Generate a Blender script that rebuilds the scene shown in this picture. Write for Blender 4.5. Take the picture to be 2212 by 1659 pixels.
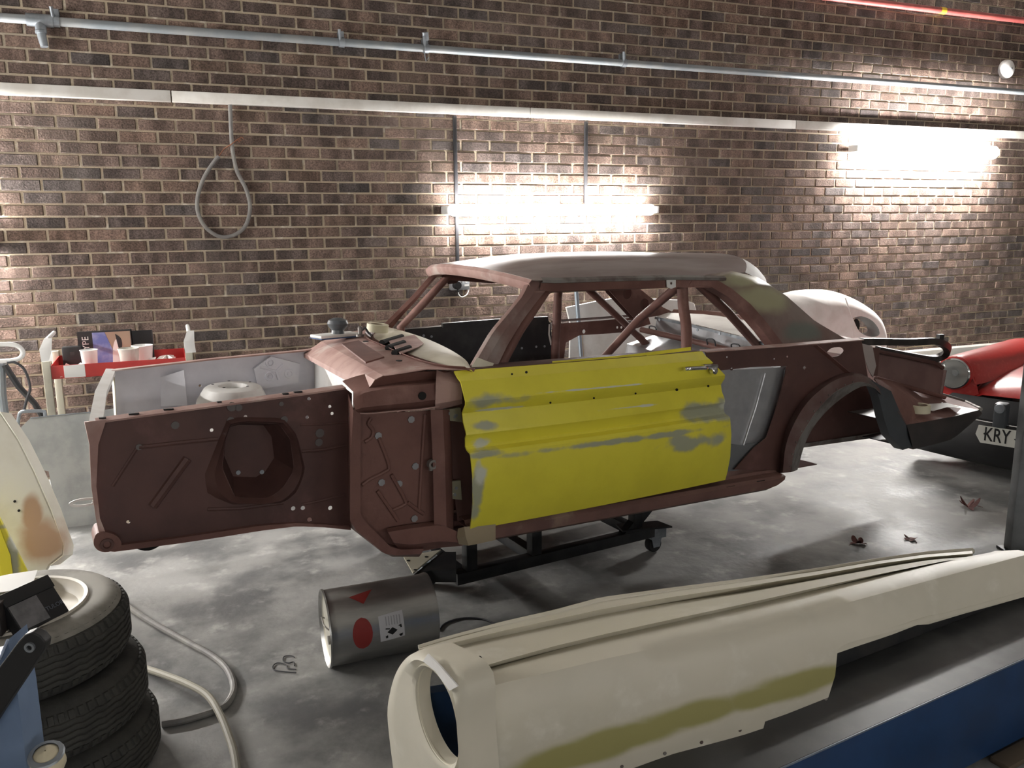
import bpy, bmesh, math, random
import numpy as np
from mathutils import Vector, Matrix
from mathutils.geometry import tessellate_polygon
random.seed(7)
for o in list(bpy.data.objects): bpy.data.objects.remove(o)
SC = bpy.context.scene
COL = SC.collection
# ------------------------------------------------------------------ camera
F = 1790.0                                   # focal length in pixels of the 2212 x 1659 frame
YAW, PIT, ROL, H = .3885, -.192, -.0085, 1.6
D = 5.8813                                   # brick wall plane Y
X0, Z0 = -.6751, .7359 + H                   # a perpend and a bed joint of the brickwork
A = np.array
fw = A([math.sin(YAW)*math.cos(PIT), math.cos(YAW)*math.cos(PIT), math.sin(PIT)])
rt = A([math.cos(YAW), -math.sin(YAW), 0.]); up = np.cross(rt, fw)
rt, up = math.cos(ROL)*rt + math.sin(ROL)*up, -math.sin(ROL)*rt + math.cos(ROL)*up
EYE = A([0., 0., H])
cam = bpy.data.cameras.new('camera'); cam.sensor_width = 36; cam.lens = F/2212*36
cam.clip_start = .05
co = bpy.data.objects.new('camera', cam); COL.objects.link(co)
co.matrix_world = Matrix(((rt[0], up[0], -fw[0], 0), (rt[1], up[1], -fw[1], 0), (rt[2], up[2], -fw[2], H), (0, 0, 0, 1)))
SC.camera = co
# ------------------------------------------------------------------ world, exposure
w = bpy.data.worlds.new('world'); SC.world = w; w.use_nodes = True
w.node_tree.nodes['Background'].inputs[0].default_value = (.9, .95, 1, 1)
w.node_tree.nodes['Background'].inputs[1].default_value = .02
SC.view_settings.view_transform = 'Standard'; SC.view_settings.look = 'None'
SC.view_settings.exposure = 0.0; SC.view_settings.gamma = 1; SC.view_settings.use_curve_mapping = False
TUBE_WALL, TUBE_RIGHT, TUBE_LEFT, TUBE_SIDE, TUBE_OPP = 130., 290., 900., 380., 150.     # emission of the fluorescent tubes

# ------------------------------------------------------------------ pixel -> place helpers
def ray(x, y): return fw + (x-1106)/F*rt - (y-829.5)/F*up
def on_plane(x, y, p, n):
    d = ray(x, y); return EYE + d*(((A(p)-EYE)@n)/(d@n))
def at_depth(x, y, d): return EYE + ray(x, y)*d
def floor_at(x, y, z=0.): return on_plane(x, y, [0, 0, z], A([0, 0, 1.]))
def wall_at(x, y, off=0.): return on_plane(x, y, [0, D-off, 0], A([0, 1., 0]))
def pix(P):
    P = A(P)-EYE; d = P@fw
    return 1106+F*(P@rt)/d, 829.5-F*(P@up)/d, d
class Frame:
    def __init__(s, o, ex=(1, 0, 0), ey=(0, 1, 0)):
        s.o = A(o, float); s.ex = A(ex, float)/np.linalg.norm(ex)
        ey = A(ey, float); ey = ey-(ey@s.ex)*s.ex; s.ey = ey/np.linalg.norm(ey); s.ez = np.cross(s.ex, s.ey)
    def loc(s, P): P = A(P)-s.o; return (P@s.ex, P@s.ey, P@s.ez)
    def world(s, p): return s.o+p[0]*s.ex+p[1]*s.ey+p[2]*s.ez
    def X(s, x, y, c): return s.loc(on_plane(x, y, s.o+c*s.ex, s.ex))
    def Y(s, x, y, c): return s.loc(on_plane(x, y, s.o+c*s.ey, s.ey))
    def Z(s, x, y, c): return s.loc(on_plane(x, y, s.o+c*s.ez, s.ez))
    def mat(s): return Matrix(((s.ex[0], s.ey[0], s.ez[0], s.o[0]), (s.ex[1], s.ey[1], s.ez[1], s.o[1]), (s.ex[2], s.ey[2], s.ez[2], s.o[2]), (0, 0, 0, 1)))
WORLD = Frame((0, 0, 0))

# ------------------------------------------------------------------ materials
def mat(name, col, rough=.6, metal=0., col2=None, scale=6., lo=.4, hi=.65, bump=0., bscale=60., spec=.5, coord='Object', detail=6., stretch=None, col3=None, scale3=25., lo3=.55, hi3=.7, coat=0., rough2=None):
    m = bpy.data.materials.new(name); m.use_nodes = True
    nt = m.node_tree; b = nt.nodes['Principled BSDF']
    b.inputs['Base Color'].default_value = (*col, 1); b.inputs['Roughness'].default_value = rough
    b.inputs['Metallic'].default_value = metal; b.inputs['Specular IOR Level'].default_value = spec
    if coat: b.inputs['Coat Weight'].default_value = coat; b.inputs['Coat Roughness'].default_value = .15
    tc = nt.nodes.new('ShaderNodeTexCoord'); src = tc.outputs[coord]
    if stretch:
        mp = nt.nodes.new('ShaderNodeMapping'); mp.inputs['Scale'].default_value = stretch
        nt.links.new(src, mp.inputs[0]); src = mp.outputs[0]
    def noise(sc, lo, hi, det=detail):
        n = nt.nodes.new('ShaderNodeTexNoise'); n.inputs['Scale'].default_value = sc; n.inputs['Detail'].default_value = det
        n.inputs['Roughness'].default_value = .6
        nt.links.new(src, n.inputs['Vector'])
        r = nt.nodes.new('ShaderNodeMapRange'); r.inputs[1].default_value = lo; r.inputs[2].default_value = hi
        r.interpolation_type = 'SMOOTHSTEP'
        nt.links.new(n.outputs['Fac'], r.inputs[0]); return r.outputs[0]
    cur = None
    def mix(fac, a, bcol):
        x = nt.nodes.new('ShaderNodeMix'); x.data_type = 'RGBA'
        nt.links.new(fac, x.inputs[0])
        if isinstance(a, tuple): x.inputs[6].default_value = (*a, 1)
        else: nt.links.new(a, x.inputs[6])
        x.inputs[7].default_value = (*bcol, 1); return x.outputs[2]
    if col2:
        fac = noise(scale, lo, hi); cur = mix(fac, col, col2)
        if rough2 is not None:
            r = nt.nodes.new('ShaderNodeMapRange'); r.inputs[3].default_value = rough; r.inputs[4].default_value = rough2
            nt.links.new(fac, r.inputs[0]); nt.links.new(r.outputs[0], b.inputs['Roughness'])
    if col3: cur = mix(noise(scale3, lo3, hi3), cur if cur else col, col3)
    if cur: nt.links.new(cur, b.inputs['Base Color'])
    if bump:
        n = nt.nodes.new('ShaderNodeTexNoise'); n.inputs['Scale'].default_value = bscale; n.inputs['Detail'].default_value = 5
        nt.links.new(src, n.inputs['Vector'])
        bp = nt.nodes.new('ShaderNodeBump'); bp.inputs['Strength'].default_value = bump; bp.inputs['Distance'].default_value = .01
        nt.links.new(n.outputs['Fac'], bp.inputs['Height']); nt.links.new(bp.outputs[0], b.inputs['Normal'])
    m['bsdf'] = b.name
    return m
def emit(name, col, s):
    m = bpy.data.materials.new(name); m.use_nodes = True; b = m.node_tree.nodes['Principled BSDF']
    b.inputs['Base Color'].default_value = (*col, 1); b.inputs['Emission Color'].default_value = (*col, 1)
    b.inputs['Emission Strength'].default_value = s; return m
def patches(m, spots, colr, soft=.35, wob=.5, nscale=5.):
    """flat filler / primer patches: ellipses in object space (cx,cy,cz,rx,ry,rz), edges broken by noise"""
    nt = m.node_tree; b = nt.nodes['Principled BSDF']; L = nt.links
    tc = nt.nodes.new('ShaderNodeTexCoord')
    no = nt.nodes.new('ShaderNodeTexNoise'); no.inputs['Scale'].default_value = nscale; no.inputs['Detail'].default_value = 5
    L.new(tc.outputs['Object'], no.inputs['Vector'])
    tot = None
    for cx, cy, cz, rx, ry, rz in spots:
        mp = nt.nodes.new('ShaderNodeMapping'); mp.vector_type = 'TEXTURE'
        mp.inputs['Location'].default_value = (cx, cy, cz); mp.inputs['Scale'].default_value = (rx, ry, rz)
        L.new(tc.outputs['Object'], mp.inputs[0])
        ln = nt.nodes.new('ShaderNodeVectorMath'); ln.operation = 'LENGTH'; L.new(mp.outputs[0], ln.inputs[0])
        ad = nt.nodes.new('ShaderNodeMath'); ad.operation = 'MULTIPLY_ADD'; ad.inputs[1].default_value = wob*2
        L.new(no.outputs['Fac'], ad.inputs[0]); L.new(ln.outputs['Value'], ad.inputs[2])
        mr = nt.nodes.new('ShaderNodeMapRange'); mr.interpolation_type = 'SMOOTHSTEP'
        mr.inputs[1].default_value = 1+wob; mr.inputs[2].default_value = 1+wob-soft; mr.inputs[3].default_value = 0; mr.inputs[4].default_value = 1
        L.new(ad.outputs[0], mr.inputs[0])
        if tot is None: tot = mr.outputs[0]
        else:
            mx = nt.nodes.new('ShaderNodeMath'); mx.operation = 'MAXIMUM'; L.new(tot, mx.inputs[0]); L.new(mr.outputs[0], mx.inputs[1]); tot = mx.outputs[0]
    x = nt.nodes.new('ShaderNodeMix'); x.data_type = 'RGBA'; L.new(tot, x.inputs[0])
    inp = b.inputs['Base Color']
    if inp.is_linked: L.new(inp.links[0].from_socket, x.inputs[6])
    else: x.inputs[6].default_value = inp.default_value
    x.inputs[7].default_value = (*colr, 1); L.new(x.outputs[2], inp)
    return m

# ------------------------------------------------------------------ mesh helpers
class MB:
    def __init__(s): s.v = []; s.f = []
    def add(s, v, f):
        n = len(s.v); s.v += [tuple(map(float, p)) for p in v]; s.f += [tuple(n+i for i in q) for q in f]; return s
    def box(s, a, b, ch=0.):
        x0, y0, z0 = [min(i, j) for i, j in zip(a, b)]; x1, y1, z1 = [max(i, j) for i, j in zip(a, b)]
        if ch:
            bm = bmesh.new(); bmesh.ops.create_cube(bm, size=1)
            for q in bm.verts: q.co = Vector(((x0+x1)/2+q.co.x*(x1-x0), (y0+y1)/2+q.co.y*(y1-y0), (z0+z1)/2+q.co.z*(z1-z0)))
            bmesh.ops.bevel(bm, geom=bm.edges[:], offset=ch, segments=2, affect='EDGES', profile=.5)
            bm.verts.index_update()
            s.add([q.co[:] for q in bm.verts], [[q.index for q in f.verts] for f in bm.faces]); bm.free(); return s
        return s.add([(x0, y0, z0), (x1, y0, z0), (x1, y1, z0), (x0, y1, z0), (x0, y0, z1), (x1, y0, z1), (x1, y1, z1), (x0, y1, z1)],
                     [(0, 3, 2, 1), (4, 5, 6, 7), (0, 1, 5, 4), (1, 2, 6, 5), (2, 3, 7, 6), (3, 0, 4, 7)])
    def loft(s, lines, close=False, caps=False):
        n = len(lines[0]); V = [p for l in lines for p in l]; m = len(lines); Fc = []
        for i in range(m-1):
            for j in range(n if close else n-1):
                k = (j+1) % n; Fc.append((i*n+j, i*n+k, (i+1)*n+k, (i+1)*n+j))
        if caps: Fc += [tuple(range(n))[::-1], tuple((m-1)*n+j for j in range(n))]
        return s.add(V, Fc)
    def tube(s, pts, r, n=10, caps=True, sq=False):
        P = [A(p, float) for p in pts]; rings = []
        if not hasattr(r, '__len__'): r = [r]*len(P)
        prev = None
        for i, p in enumerate(P):
            t = (P[min(i+1, len(P)-1)]-P[max(i-1, 0)]); t = t/(np.linalg.norm(t)+1e-9)
            if prev is None:
                a = A([0, 0, 1.]) if abs(t[2]) < .9 else A([1., 0, 0])
                prev = np.cross(t, a)
            nx = prev-(prev@t)*t; nx = nx/(np.linalg.norm(nx)+1e-9); ny = np.cross(t, nx); prev = nx
            off = math.pi/4 if sq else 0; k = 4 if sq else n; rr = r[i]*(1.414 if sq else 1)
            rings.append([p+rr*(math.cos(off+2*math.pi*q/k)*nx+math.sin(off+2*math.pi*q/k)*ny) for q in range(k)])
        return s.loft(rings, close=True, caps=caps)
    def lathe(s, prof, o, ax, n=32, caps=False, a0=0, a1=2*math.pi):
        """prof: (radius, height along axis)"""
        o = A(o, float); ax = A(ax, float)/np.linalg.norm(ax)
        a = A([0, 0, 1.]) if abs(ax[2]) < .9 else A([1., 0, 0])
        e1 = np.cross(ax, a); e1 /= np.linalg.norm(e1); e2 = np.cross(ax, e1)
        full = abs(a1-a0-2*math.pi) < 1e-6; k = n if full else n+1
        rings = [[o+h*ax+r*(math.cos(a0+(a1-a0)*i/n)*e1+math.sin(a0+(a1-a0)*i/n)*e2) for i in range(k)] for r, h in prof]
        return s.loft(rings, close=full, caps=caps)
    def poly(s, outer, holes=()):
        loops = [[Vector(p) for p in outer]]+[[Vector(p) for p in h] for h in holes]
        tri = tessellate_polygon(loops); V = [p for l in loops for p in l]
        return s.add([tuple(p) for p in V], tri)
    def prism(s, outer, vec, holes=()):
        vec = A(vec, float); o2 = [A(p)+vec for p in outer]
        s.poly(outer, holes); s.poly(o2, [[A(p)+vec for p in h] for h in holes])
        for l in [list(outer)]+[list(h) for h in holes]:
            l2 = [A(p)+vec for p in l]; s.loft([l+[l[0]], l2+[l2[0]]])
        return s
    def disc(s, o, ax, r, t=.004, n=14): return s.lathe([(r, 0), (r, t)], o, ax, n, caps=True)
def rs(pts, n):
    P = [A(p, float) for p in pts]; d = [0]
    for a, b in zip(P, P[1:]): d.append(d[-1]+np.linalg.norm(b-a))
    out = []
    for i in range(n):
        t = d[-1]*i/(n-1)
        k = max(j for j in range(len(d)) if d[j] <= t+1e-12); k = min(k, len(P)-2)
        out.append(P[k]+(P[k+1]-P[k])*((t-d[k])/max(d[k+1]-d[k], 1e-9)))
    return out
def sm(pts, n=6):
    """catmull-rom"""
    P = [A(p, float) for p in pts]; P = [2*P[0]-P[1]]+P+[2*P[-1]-P[-2]]; out = []
    for i in range(1, len(P)-2):
        for k in range(n):
            t = k/n; a, b, c, d = P[i-1:i+3]
            out.append(.5*((2*b)+(c-a)*t+(2*a-5*b+4*c-d)*t*t+(3*b-a-3*c+d)*t**3))
    return out+[P[-2]]
def circ(c, ea, eb, r, n=16): return [A(c)+r*(math.cos(2*math.pi*i/n)*A(ea)+math.sin(2*math.pi*i/n)*A(eb)) for i in range(n)]
def obj(name, mb, m, parent=None, frame=None, sol=0., off=0., ang=35., label=None, bev=0., kind=None):
    me = bpy.data.meshes.new(name); me.from_pydata(mb.v, [], mb.f); me.update()
    bm = bmesh.new(); bm.from_mesh(me); bmesh.ops.remove_doubles(bm, verts=bm.verts, dist=1e-6); bmesh.ops.recalc_face_normals(bm, faces=bm.faces); bm.to_mesh(me); bm.free()
    for p in me.polygons: p.use_smooth = True
    me.set_sharp_from_angle(angle=math.radians(ang))
    if sol:
        bm = bmesh.new(); bm.from_mesh(me); bd_ = [e.is_boundary for e in bm.edges]; bm.free()
        at = me.attributes.get('sharp_edge') or me.attributes.new('sharp_edge', 'BOOLEAN', 'EDGE')
        for i_, f_ in enumerate(bd_):
            if f_: at.data[i_].value = True
    if m: me.materials.append(m)
    o = bpy.data.objects.new(name, me); COL.objects.link(o)
    if frame is not None: o.matrix_world = frame.mat()
    if parent: o.parent = parent
    if sol:
        md = o.modifiers.new('thickness', 'SOLIDIFY'); md.thickness = sol; md.offset = off
    if bev:
        md = o.modifiers.new('bevel', 'BEVEL'); md.width = bev; md.segments = 2; md.limit_method = 'ANGLE'
    if label: o['label'] = label
    if kind: o['kind'] = kind
    return o
def tag(o, label, cat, group=None):
    o['label'] = label; o['category'] = cat
    if group: o['group'] = group
    return o
def thing(name, frame, label, cat, group=None):
    o = bpy.data.objects.new(name, None); COL.objects.link(o); o.empty_display_size = .05
    o.matrix_world = frame.mat(); return tag(o, label, cat, group)
def struct(o): o['kind'] = 'structure'; return o
def copy_tree(o, M):
    c = o.copy(); COL.objects.link(c); c.matrix_world = M
    for ch in list(o.children):
        d = ch.copy(); COL.objects.link(d); d.parent = c
        for g in list(ch.children):
            e = g.copy(); COL.objects.link(e); e.parent = d
    return c
def text(name, body, size, m, parent, M, ext=.0004, bold=0.):
    cu = bpy.data.curves.new(name, 'FONT'); cu.body = body; cu.size = size; cu.extrude = ext; cu.offset = bold
    cu.align_x = 'CENTER'; cu.align_y = 'CENTER'; cu.resolution_u = 3
    t = bpy.data.objects.new(name, cu); COL.objects.link(t); bpy.context.view_layer.update()
    me = bpy.data.meshes.new_from_object(t); bpy.data.objects.remove(t)
    o = bpy.data.objects.new(name, me); COL.objects.link(o); me.materials.append(m); o.parent = parent; o.matrix_local = M
    return o

# ================================================================== THE ROOM
def brick_material():
    m = bpy.data.materials.new('brick'); m.use_nodes = True; nt = m.node_tree; L = nt.links; b = nt.nodes['Principled BSDF']
    N = nt.nodes.new
    g = N('ShaderNodeNewGeometry'); sp = N('ShaderNodeSeparateXYZ'); L.new(g.outputs['Position'], sp.inputs[0])
    def M(op, a, bv=None, c=None):
        n = N('ShaderNodeMath'); n.operation = op
        for i, v in enumerate((a, bv, c)):
            if v is None: continue
            if isinstance(v, (int, float)): n.inputs[i].default_value = v
            else: L.new(v, n.inputs[i])
        return n.outputs[0]
    jz = M('FLOOR', M('DIVIDE', M('SUBTRACT', Z0, sp.outputs[2]), .075))
    odd = M('FLOORED_MODULO', jz, 2)
    ix = M('FLOOR', M('DIVIDE', M('SUBTRACT', M('SUBTRACT', sp.outputs[0], X0), M('MULTIPLY', odd, .1125)), .225))
    cb = N('ShaderNodeCombineXYZ'); L.new(ix, cb.inputs[0]); L.new(jz, cb.inputs[1])
    wn = N('ShaderNodeTexWhiteNoise'); wn.noise_dimensions = '2D'; L.new(cb.outputs[0], wn.inputs['Vector'])
    cr = N('ShaderNodeValToRGB'); L.new(wn.outputs['Value'], cr.inputs[0])
    e = cr.color_ramp.elements
    e[0].position = 0; e[0].color = (.088, .074, .07, 1); e[1].position = 1; e[1].color = (.15, .1, .078, 1)
    for p, c in ((.12, (.108, .083, .074)), (.3, (.125, .09, .077)), (.55, (.14, .099, .082)), (.8, (.155, .106, .086)), (.92, (.165, .115, .09))):
        q = e.new(p); q.color = (*c, 1)
    # kiln bands along a brick + fine grain
    mp = N('ShaderNodeMapping'); mp.inputs['Scale'].default_value = (9, 9, 2.2); L.new(g.outputs['Position'], mp.inputs[0])
    of = N('ShaderNodeVectorMath'); of.operation = 'MULTIPLY_ADD'; of.inputs[1].default_value = (3.7, 1.3, 9.1)
    L.new(cb.outputs[0], of.inputs[0]); L.new(mp.outputs[0], of.inputs[2])
    n1 = N('ShaderNodeTexNoise'); n1.inputs['Scale'].default_value = 1.; n1.inputs['Detail'].default_value = 3; L.new(of.outputs[0], n1.inputs['Vector'])
    r1 = N('ShaderNodeMapRange'); r1.inputs[1].default_value = .42; r1.inputs[2].default_value = .62; r1.inputs[3].default_value = .66; r1.inputs[4].default_value = 1.42; L.new(n1.outputs['Fac'], r1.inputs[0])
    n2 = N('ShaderNodeTexNoise'); n2.inputs['Scale'].default_value = 120; n2.inputs['Detail'].default_value = 4; L.new(g.outputs['Position'], n2.inputs['Vector'])
    r2 = N('ShaderNodeMapRange'); r2.inputs[1].default_value = .3; r2.inputs[2].default_value = .7; r2.inputs[3].default_value = .5; r2.inputs[4].default_value = 1.55; L.new(n2.outputs['Fac'], r2.inputs[0])
    mul = M('MULTIPLY', r1.outputs[0], r2.outputs[0])
    vm = N('ShaderNodeVectorMath'); vm.operation = 'SCALE'; L.new(cr.outputs[0], vm.inputs[0]); L.new(mul, vm.inputs['Scale'])
    # chalky dust smears
    n3 = N('ShaderNodeTexNoise'); n3.inputs['Scale'].default_value = 1.6; n3.inputs['Detail'].default_value = 7; L.new(g.outputs['Position'], n3.inputs['Vector'])
    r3 = N('ShaderNodeMapRange'); r3.inputs[1].default_value = .55; r3.inputs[2].default_value = .8; r3.inputs[3].default_value = 0; r3.inputs[4].default_value = .35; L.new(n3.outputs['Fac'], r3.inputs[0])
    mx = N('ShaderNodeMix'); mx.data_type = 'RGBA'; L.new(r3.outputs[0], mx.inputs[0]); L.new(vm.outputs[0], mx.inputs[6]); mx.inputs[7].default_value = (.2, .17, .15, 1)
    L.new(mx.outputs[2], b.inputs['Base Color'])
    b.inputs['Roughness'].default_value = .85; b.inputs['Specular IOR Level'].default_value = .25
    bp = N('ShaderNodeBump'); bp.inputs['Strength'].default_value = .5; bp.inputs['Distance'].default_value = .006
    n4 = N('ShaderNodeTexNoise'); n4.inputs['Scale'].default_value = 90; n4.inputs['Detail'].default_value = 5; L.new(g.outputs['Position'], n4.inputs['Vector'])
    L.new(n4.outputs['Fac'], bp.inputs['Height']); L.new(bp.outputs[0], b.inputs['Normal'])
    return m
M_brick = brick_material()
M_mortar = mat('mortar', (.50, .41, .30), .9, col2=(.40, .335, .255), scale=3, bump=.5, bscale=120, col3=(.66, .6, .5), scale3=14)
M_conc = mat('concrete_floor', (.30, .297, .285), .62, col2=(.13, .132, .132), scale=2.2, lo=.40, hi=.64, detail=12, bump=.25, bscale=25, col3=(.46, .45, .43), scale3=6.5, lo3=.52, hi3=.78, spec=.35, rough2=.45)
M_plain = mat('painted_wall', (.2, .19, .17), .9, col2=(.16, .15, .135))
M_ceil = mat('ceiling_paint', (.25, .24, .225), .9)
M_white = mat('white_paint', (.78, .76, .72), .55, col2=(.66, .63, .58), scale=5)
M_whitep = mat('white_plastic', (.82, .82, .80), .4)
M_galv = mat('galvanised_steel', (.33, .36, .39), .45, .6, col2=(.22, .24, .26), scale=8, stretch=(1, 1, 1))
M_pipe = mat('grey_pipe', (.22, .245, .265), .5, .2, col2=(.30, .31, .31), scale=3)
M_dark = mat('dark_paint', (.02, .021, .023), .5, col2=(.035, .034, .033), scale=12)
M_cable = mat('dark_cable', (.045, .045, .05), .55)
M_greycable = mat('grey_cable', (.20, .19, .185), .6, col2=(.27, .26, .24), scale=10)
M_black = mat('black_rubber', (.012, .012, .013), .6)
M_red = mat('red_gloss', (.42, .028, .022), .3, col2=(.33, .02, .018), scale=14, coat=.4)
M_redpipe = mat('red_pipe', (.38, .09, .08), .5, col2=(.28, .06, .055), scale=9)
M_yel = mat('yellow_tape', (.75, .5, .03), .5)

# ---- brick wall: mortar bed, the 300 nearest bricks as pieces, the rest joined
wall = obj('wall_back', MB().box((-6, D+.006, 0), (11.5, D+.3, 4.3)), M_mortar); struct(wall)
def brick_mb(lx, dz, sk):
    hx, hz = .1062*lx, .0315*dz; c = .0035
    v = [(-hx, 0, -hz), (hx, 0, -hz+sk), (hx, 0, hz), (-hx, 0, hz-sk), (-hx+c, -.007, -hz+c), (hx-c, -.007, -hz+c+sk), (hx-c, -.007, hz-c), (-hx+c, -.007, hz-c-sk)]
    return v, [(4, 5, 6, 7), (0, 1, 5, 4), (1, 2, 6, 5), (2, 3, 7, 6), (3, 0, 4, 7)]
variants = []
for i in range(6):
    v, f = brick_mb(random.uniform(.985, 1.01), random.uniform(.97, 1.03), random.uniform(-.0012, .0012))
    variants.append(MB().add(v, f))
bl = []
for j in range(-24, 31):
    zc = Z0-.075*(j+.5)
    if zc < .03 or zc > 4.25: continue
    off = .1125 if j % 2 else 0
    for n in range(-23, 53):
        xc = X0+.225*n+off+.1125
        if xc < -5.9 or xc > 11.4: continue
        px, py, d = pix((xc, D, zc))
        vis = d > 0 and -20 < px < 2232 and -20 < py < 720
        bl.append((0 if vis else 1, np.linalg.norm(A([xc, D, zc])-EYE), xc, zc))
bl.sort()
protos = [None]*6; rest = MB()
for i, (nv, d, xc, zc) in enumerate(bl):
    k = random.randrange(6); y = D+.006+random.uniform(-.0015, .0015)
    if i < 300:
        if protos[k] is None:
            protos[k] = obj('brick', variants[k], M_brick, wall); o = protos[k]
        else:
            o = bpy.data.objects.new('brick', protos[k].data); COL.objects.link(o); o.parent = wall
        o.location = (xc, y, zc)
    else:
        rest.add([(a+xc, b_+y, c+zc) for a, b_, c in variants[k].v], variants[k].f)
me = bpy.data.meshes.new('brick_field'); me.from_pydata(rest.v, [], rest.f); me.materials.append(M_brick)
o = bpy.data.objects.new('brick_field', me); COL.objects.link(o); o.parent = wall; o['kind'] = 'stuff'
# ---- floor, other walls, ceiling
struct(obj('floor', MB().box((-6, -4.2, -.2), (11.5, D+.3, 0)), M_conc))
struct(obj('wall_front', MB().box((-6, -4.5, 0), (11.5, -4.2, 4.3)), M_plain))
struct(obj('wall_left', MB().box((-3.5, -4.5, 0), (-3.2, D+.3, 4.3)), M_plain))
struct(obj('wall_right', MB().box((11.5, -4.5, 0), (11.8, D+.3, 4.3)), M_plain))
struct(obj('ceiling', MB().box((-6.3, -4.5, 4.3), (11.8, D+.3, 4.5)), M_ceil))
# concrete plinth at the foot of the wall
k0, k1 = wall_at(2000, 757), wall_at(2180, 728)
struct(obj('baseboard_back', MB().box((6.0, D-.09, 0), (11.4, D+.004, .36), .008), mat('plinth', (.26, .25, .23), .85, col2=(.36, .34, .30), scale=4)))

# ================================================================== THINGS ON THE WALL
# white cable trunking
zr = 2.4
t = thing('cable_trunking', Frame((-1, D, zr)), 'long white cable trunking running along the brick wall above the lamps', 'trunking')
xs = [-4.5, -2.2, .1, 2.55, 5.0, 7.4, 9.9]
for a, b in zip(xs, xs[1:]):
    obj('trunking_length', MB().box((a+1+.003, -.055, -.037), (b+1-.003, -.005, .030), .004), M_white, t)
# grey steel pipe with tee and clips
zp = 2.787; yp = D-.055
t = thing('steel_pipe', Frame((-1, yp, zp)), 'grey steel service pipe clipped along the brick wall above the trunking', 'pipe')
obj('pipe_run', MB().tube([(-3.5+i*1.0, 0, 0) for i in range(15)], .026, 12), M_pipe, t)
cx = wall_at(90, 60)[0]+1
obj('tee_fitting', MB().tube([(cx-.07, 0, 0), (cx+.07, 0, 0)], .036, 14).tube([(cx, 0, 0), (cx+.002, -.01, -.06)], .03, 12), M_galv, t)
sp_ = obj('spout', MB().tube([(cx, -.008, -.055), (cx+.004, -.014, -.10), (cx+.012, -.02, -.15)], [.024, .024, .021], 12), M_galv, t)
obj('collar', MB().tube([(cx, -.008, -.06), (cx+.001, -.009, -.075)], .031, 12), M_galv, sp_)
for px in (915, 735, 1340, 130):
    x = wall_at(px, 110)[0]+1
    q = MB().tube([(x-.018, 0, 0), (x+.018, 0, 0)], .032, 12).box((x-.018, 0, .02), (x+.018, .05, .07)).tube([(x-.012, -.02, .01), (x-.018, -.03, .075)], .01, 8)
    if px in (915,): q.tube([(x-.02, -.02, -.02), (x-.01, -.03, -.09), (x+.01, -.025, -.06)], .004, 6).tube([(x, -.01, .05), (x-.01, -.025, .1)], .022, 10)
    obj('pipe_clip', q, M_galv, t)
# red pipe
t = thing('red_pipe', Frame((5, D-.05, 3.425)), 'dull red service pipe high on the brick wall', 'pipe')
obj('pipe_run', MB().tube([(-1.5, 0, 0), (2, 0, 0), (6, 0, 0)], .028, 12), M_redpipe, t)
x = wall_at(2025, 25)[0]-5
obj('tape_band', MB().tube([(x-.03, 0, 0), (x+.03, 0, 0)], .030, 12), M_yel, t)
# bell
c = wall_at(2172, 150, .04)
t = thing('wall_bell', Frame((c[0], D, c[2])), 'round domed alarm bell on the brick wall under the red pipe', 'bell')
obj('backplate', MB().lathe([(.05, .004), (.05, -.03)], (0, 0, 0), (0, 1, 0), 20, caps=True), M_galv, t)
obj('gong', MB().lathe([(.085, -.03), (.086, -.045), (.078, -.075), (.05, -.095), (.018, -.102), (.001, -.103)], (0, 0, 0), (0, 1, 0), 28), M_whitep, t)
obj('screw', MB().disc((0, -.101, 0), (0, -1, 0), .009, .006, 10), M_galv, t)
# hanging cable with loop and bare copper ends
def wp(x, y, off=.03): p = wall_at(x, y, off); return A(p)
t = thing('hanging_cable', Frame((wp(497, 225)[0], D, 1.5)), 'grey armoured cable hanging from the trunking in a teardrop loop', 'cable')
def lw(l): return [A(p)-A([t.matrix_world.translation.x, D, 1.5]) for p in l]
pts = sm([wp(497, 226), wp(499, 280), wp(503, 330), wp(512, 370), wp(532, 410), wp(540, 450), wp(530, 488), wp(505, 508), wp(475, 511), wp(445, 492), wp(428, 460), wp(427, 425), wp(440, 385), wp(462, 350), wp(473, 338)], 6)
obj('cable', MB().tube(lw(pts), .013, 10), M_greycable, t)
q = MB()
for dx, dy in ((0, 0), (5, -3), (-3, 3)):
    q.tube(lw(sm([wp(473, 337), wp(484, 322), wp(499, 312, .05), wp(515+dx, 300+dy, .05), wp(521+dx, 304+dy, .05)], 4)), .0035, 6)
obj('copper_ends', q, mat('copper', (.35, .16, .1), .45, .7), t)

# ---- fluorescent lamps
def lamp(name, frame, L, strength, label, batten=True, col=(1., .975, .945), r=.019):
    """frame: ex along the tube, ey into the wall, origin at tube centre"""
    t = thing(name, frame, label, 'lamp', 'fluorescent lamps')
    if batten:
        obj('batten', MB().box((-L/2-.02, .035, -.03), (L/2+.02, .085, .03), .006), M_whitep, t)
    for s in (-1, 1):
        e = obj('end_cap', MB().box((s*L/2-.02*s, -.025, -.028), (s*L/2+.03*s, .085, .028), .006), M_whitep, t)
    obj('tube', MB().tube([(-L/2, 0, 0), (-L/2+.03, 0, 0), (L/2-.03, 0, 0), (L/2, 0, 0)], [r*.6, r, r, r*.6], 16), emit(name+'_glow', col, strength), t)
    return t
la, lb = wall_at(962, 455, .12), wall_at(1420, 452, .12)
L1 = lb[0]-la[0]-.05; zc = (la[2]+lb[2])/2
lamp('fluorescent_lamp', Frame(((la[0]+lb[0])/2, D-.115, zc)), L1, TUBE_WALL, 'lit six foot fluorescent lamp hung below the trunking above the car roof', r=.042)  # tube radius widened to include the bloom around it
la2, lb2 = wall_at(1840, 310, .1), wall_at(2155, 312, .1)
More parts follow.
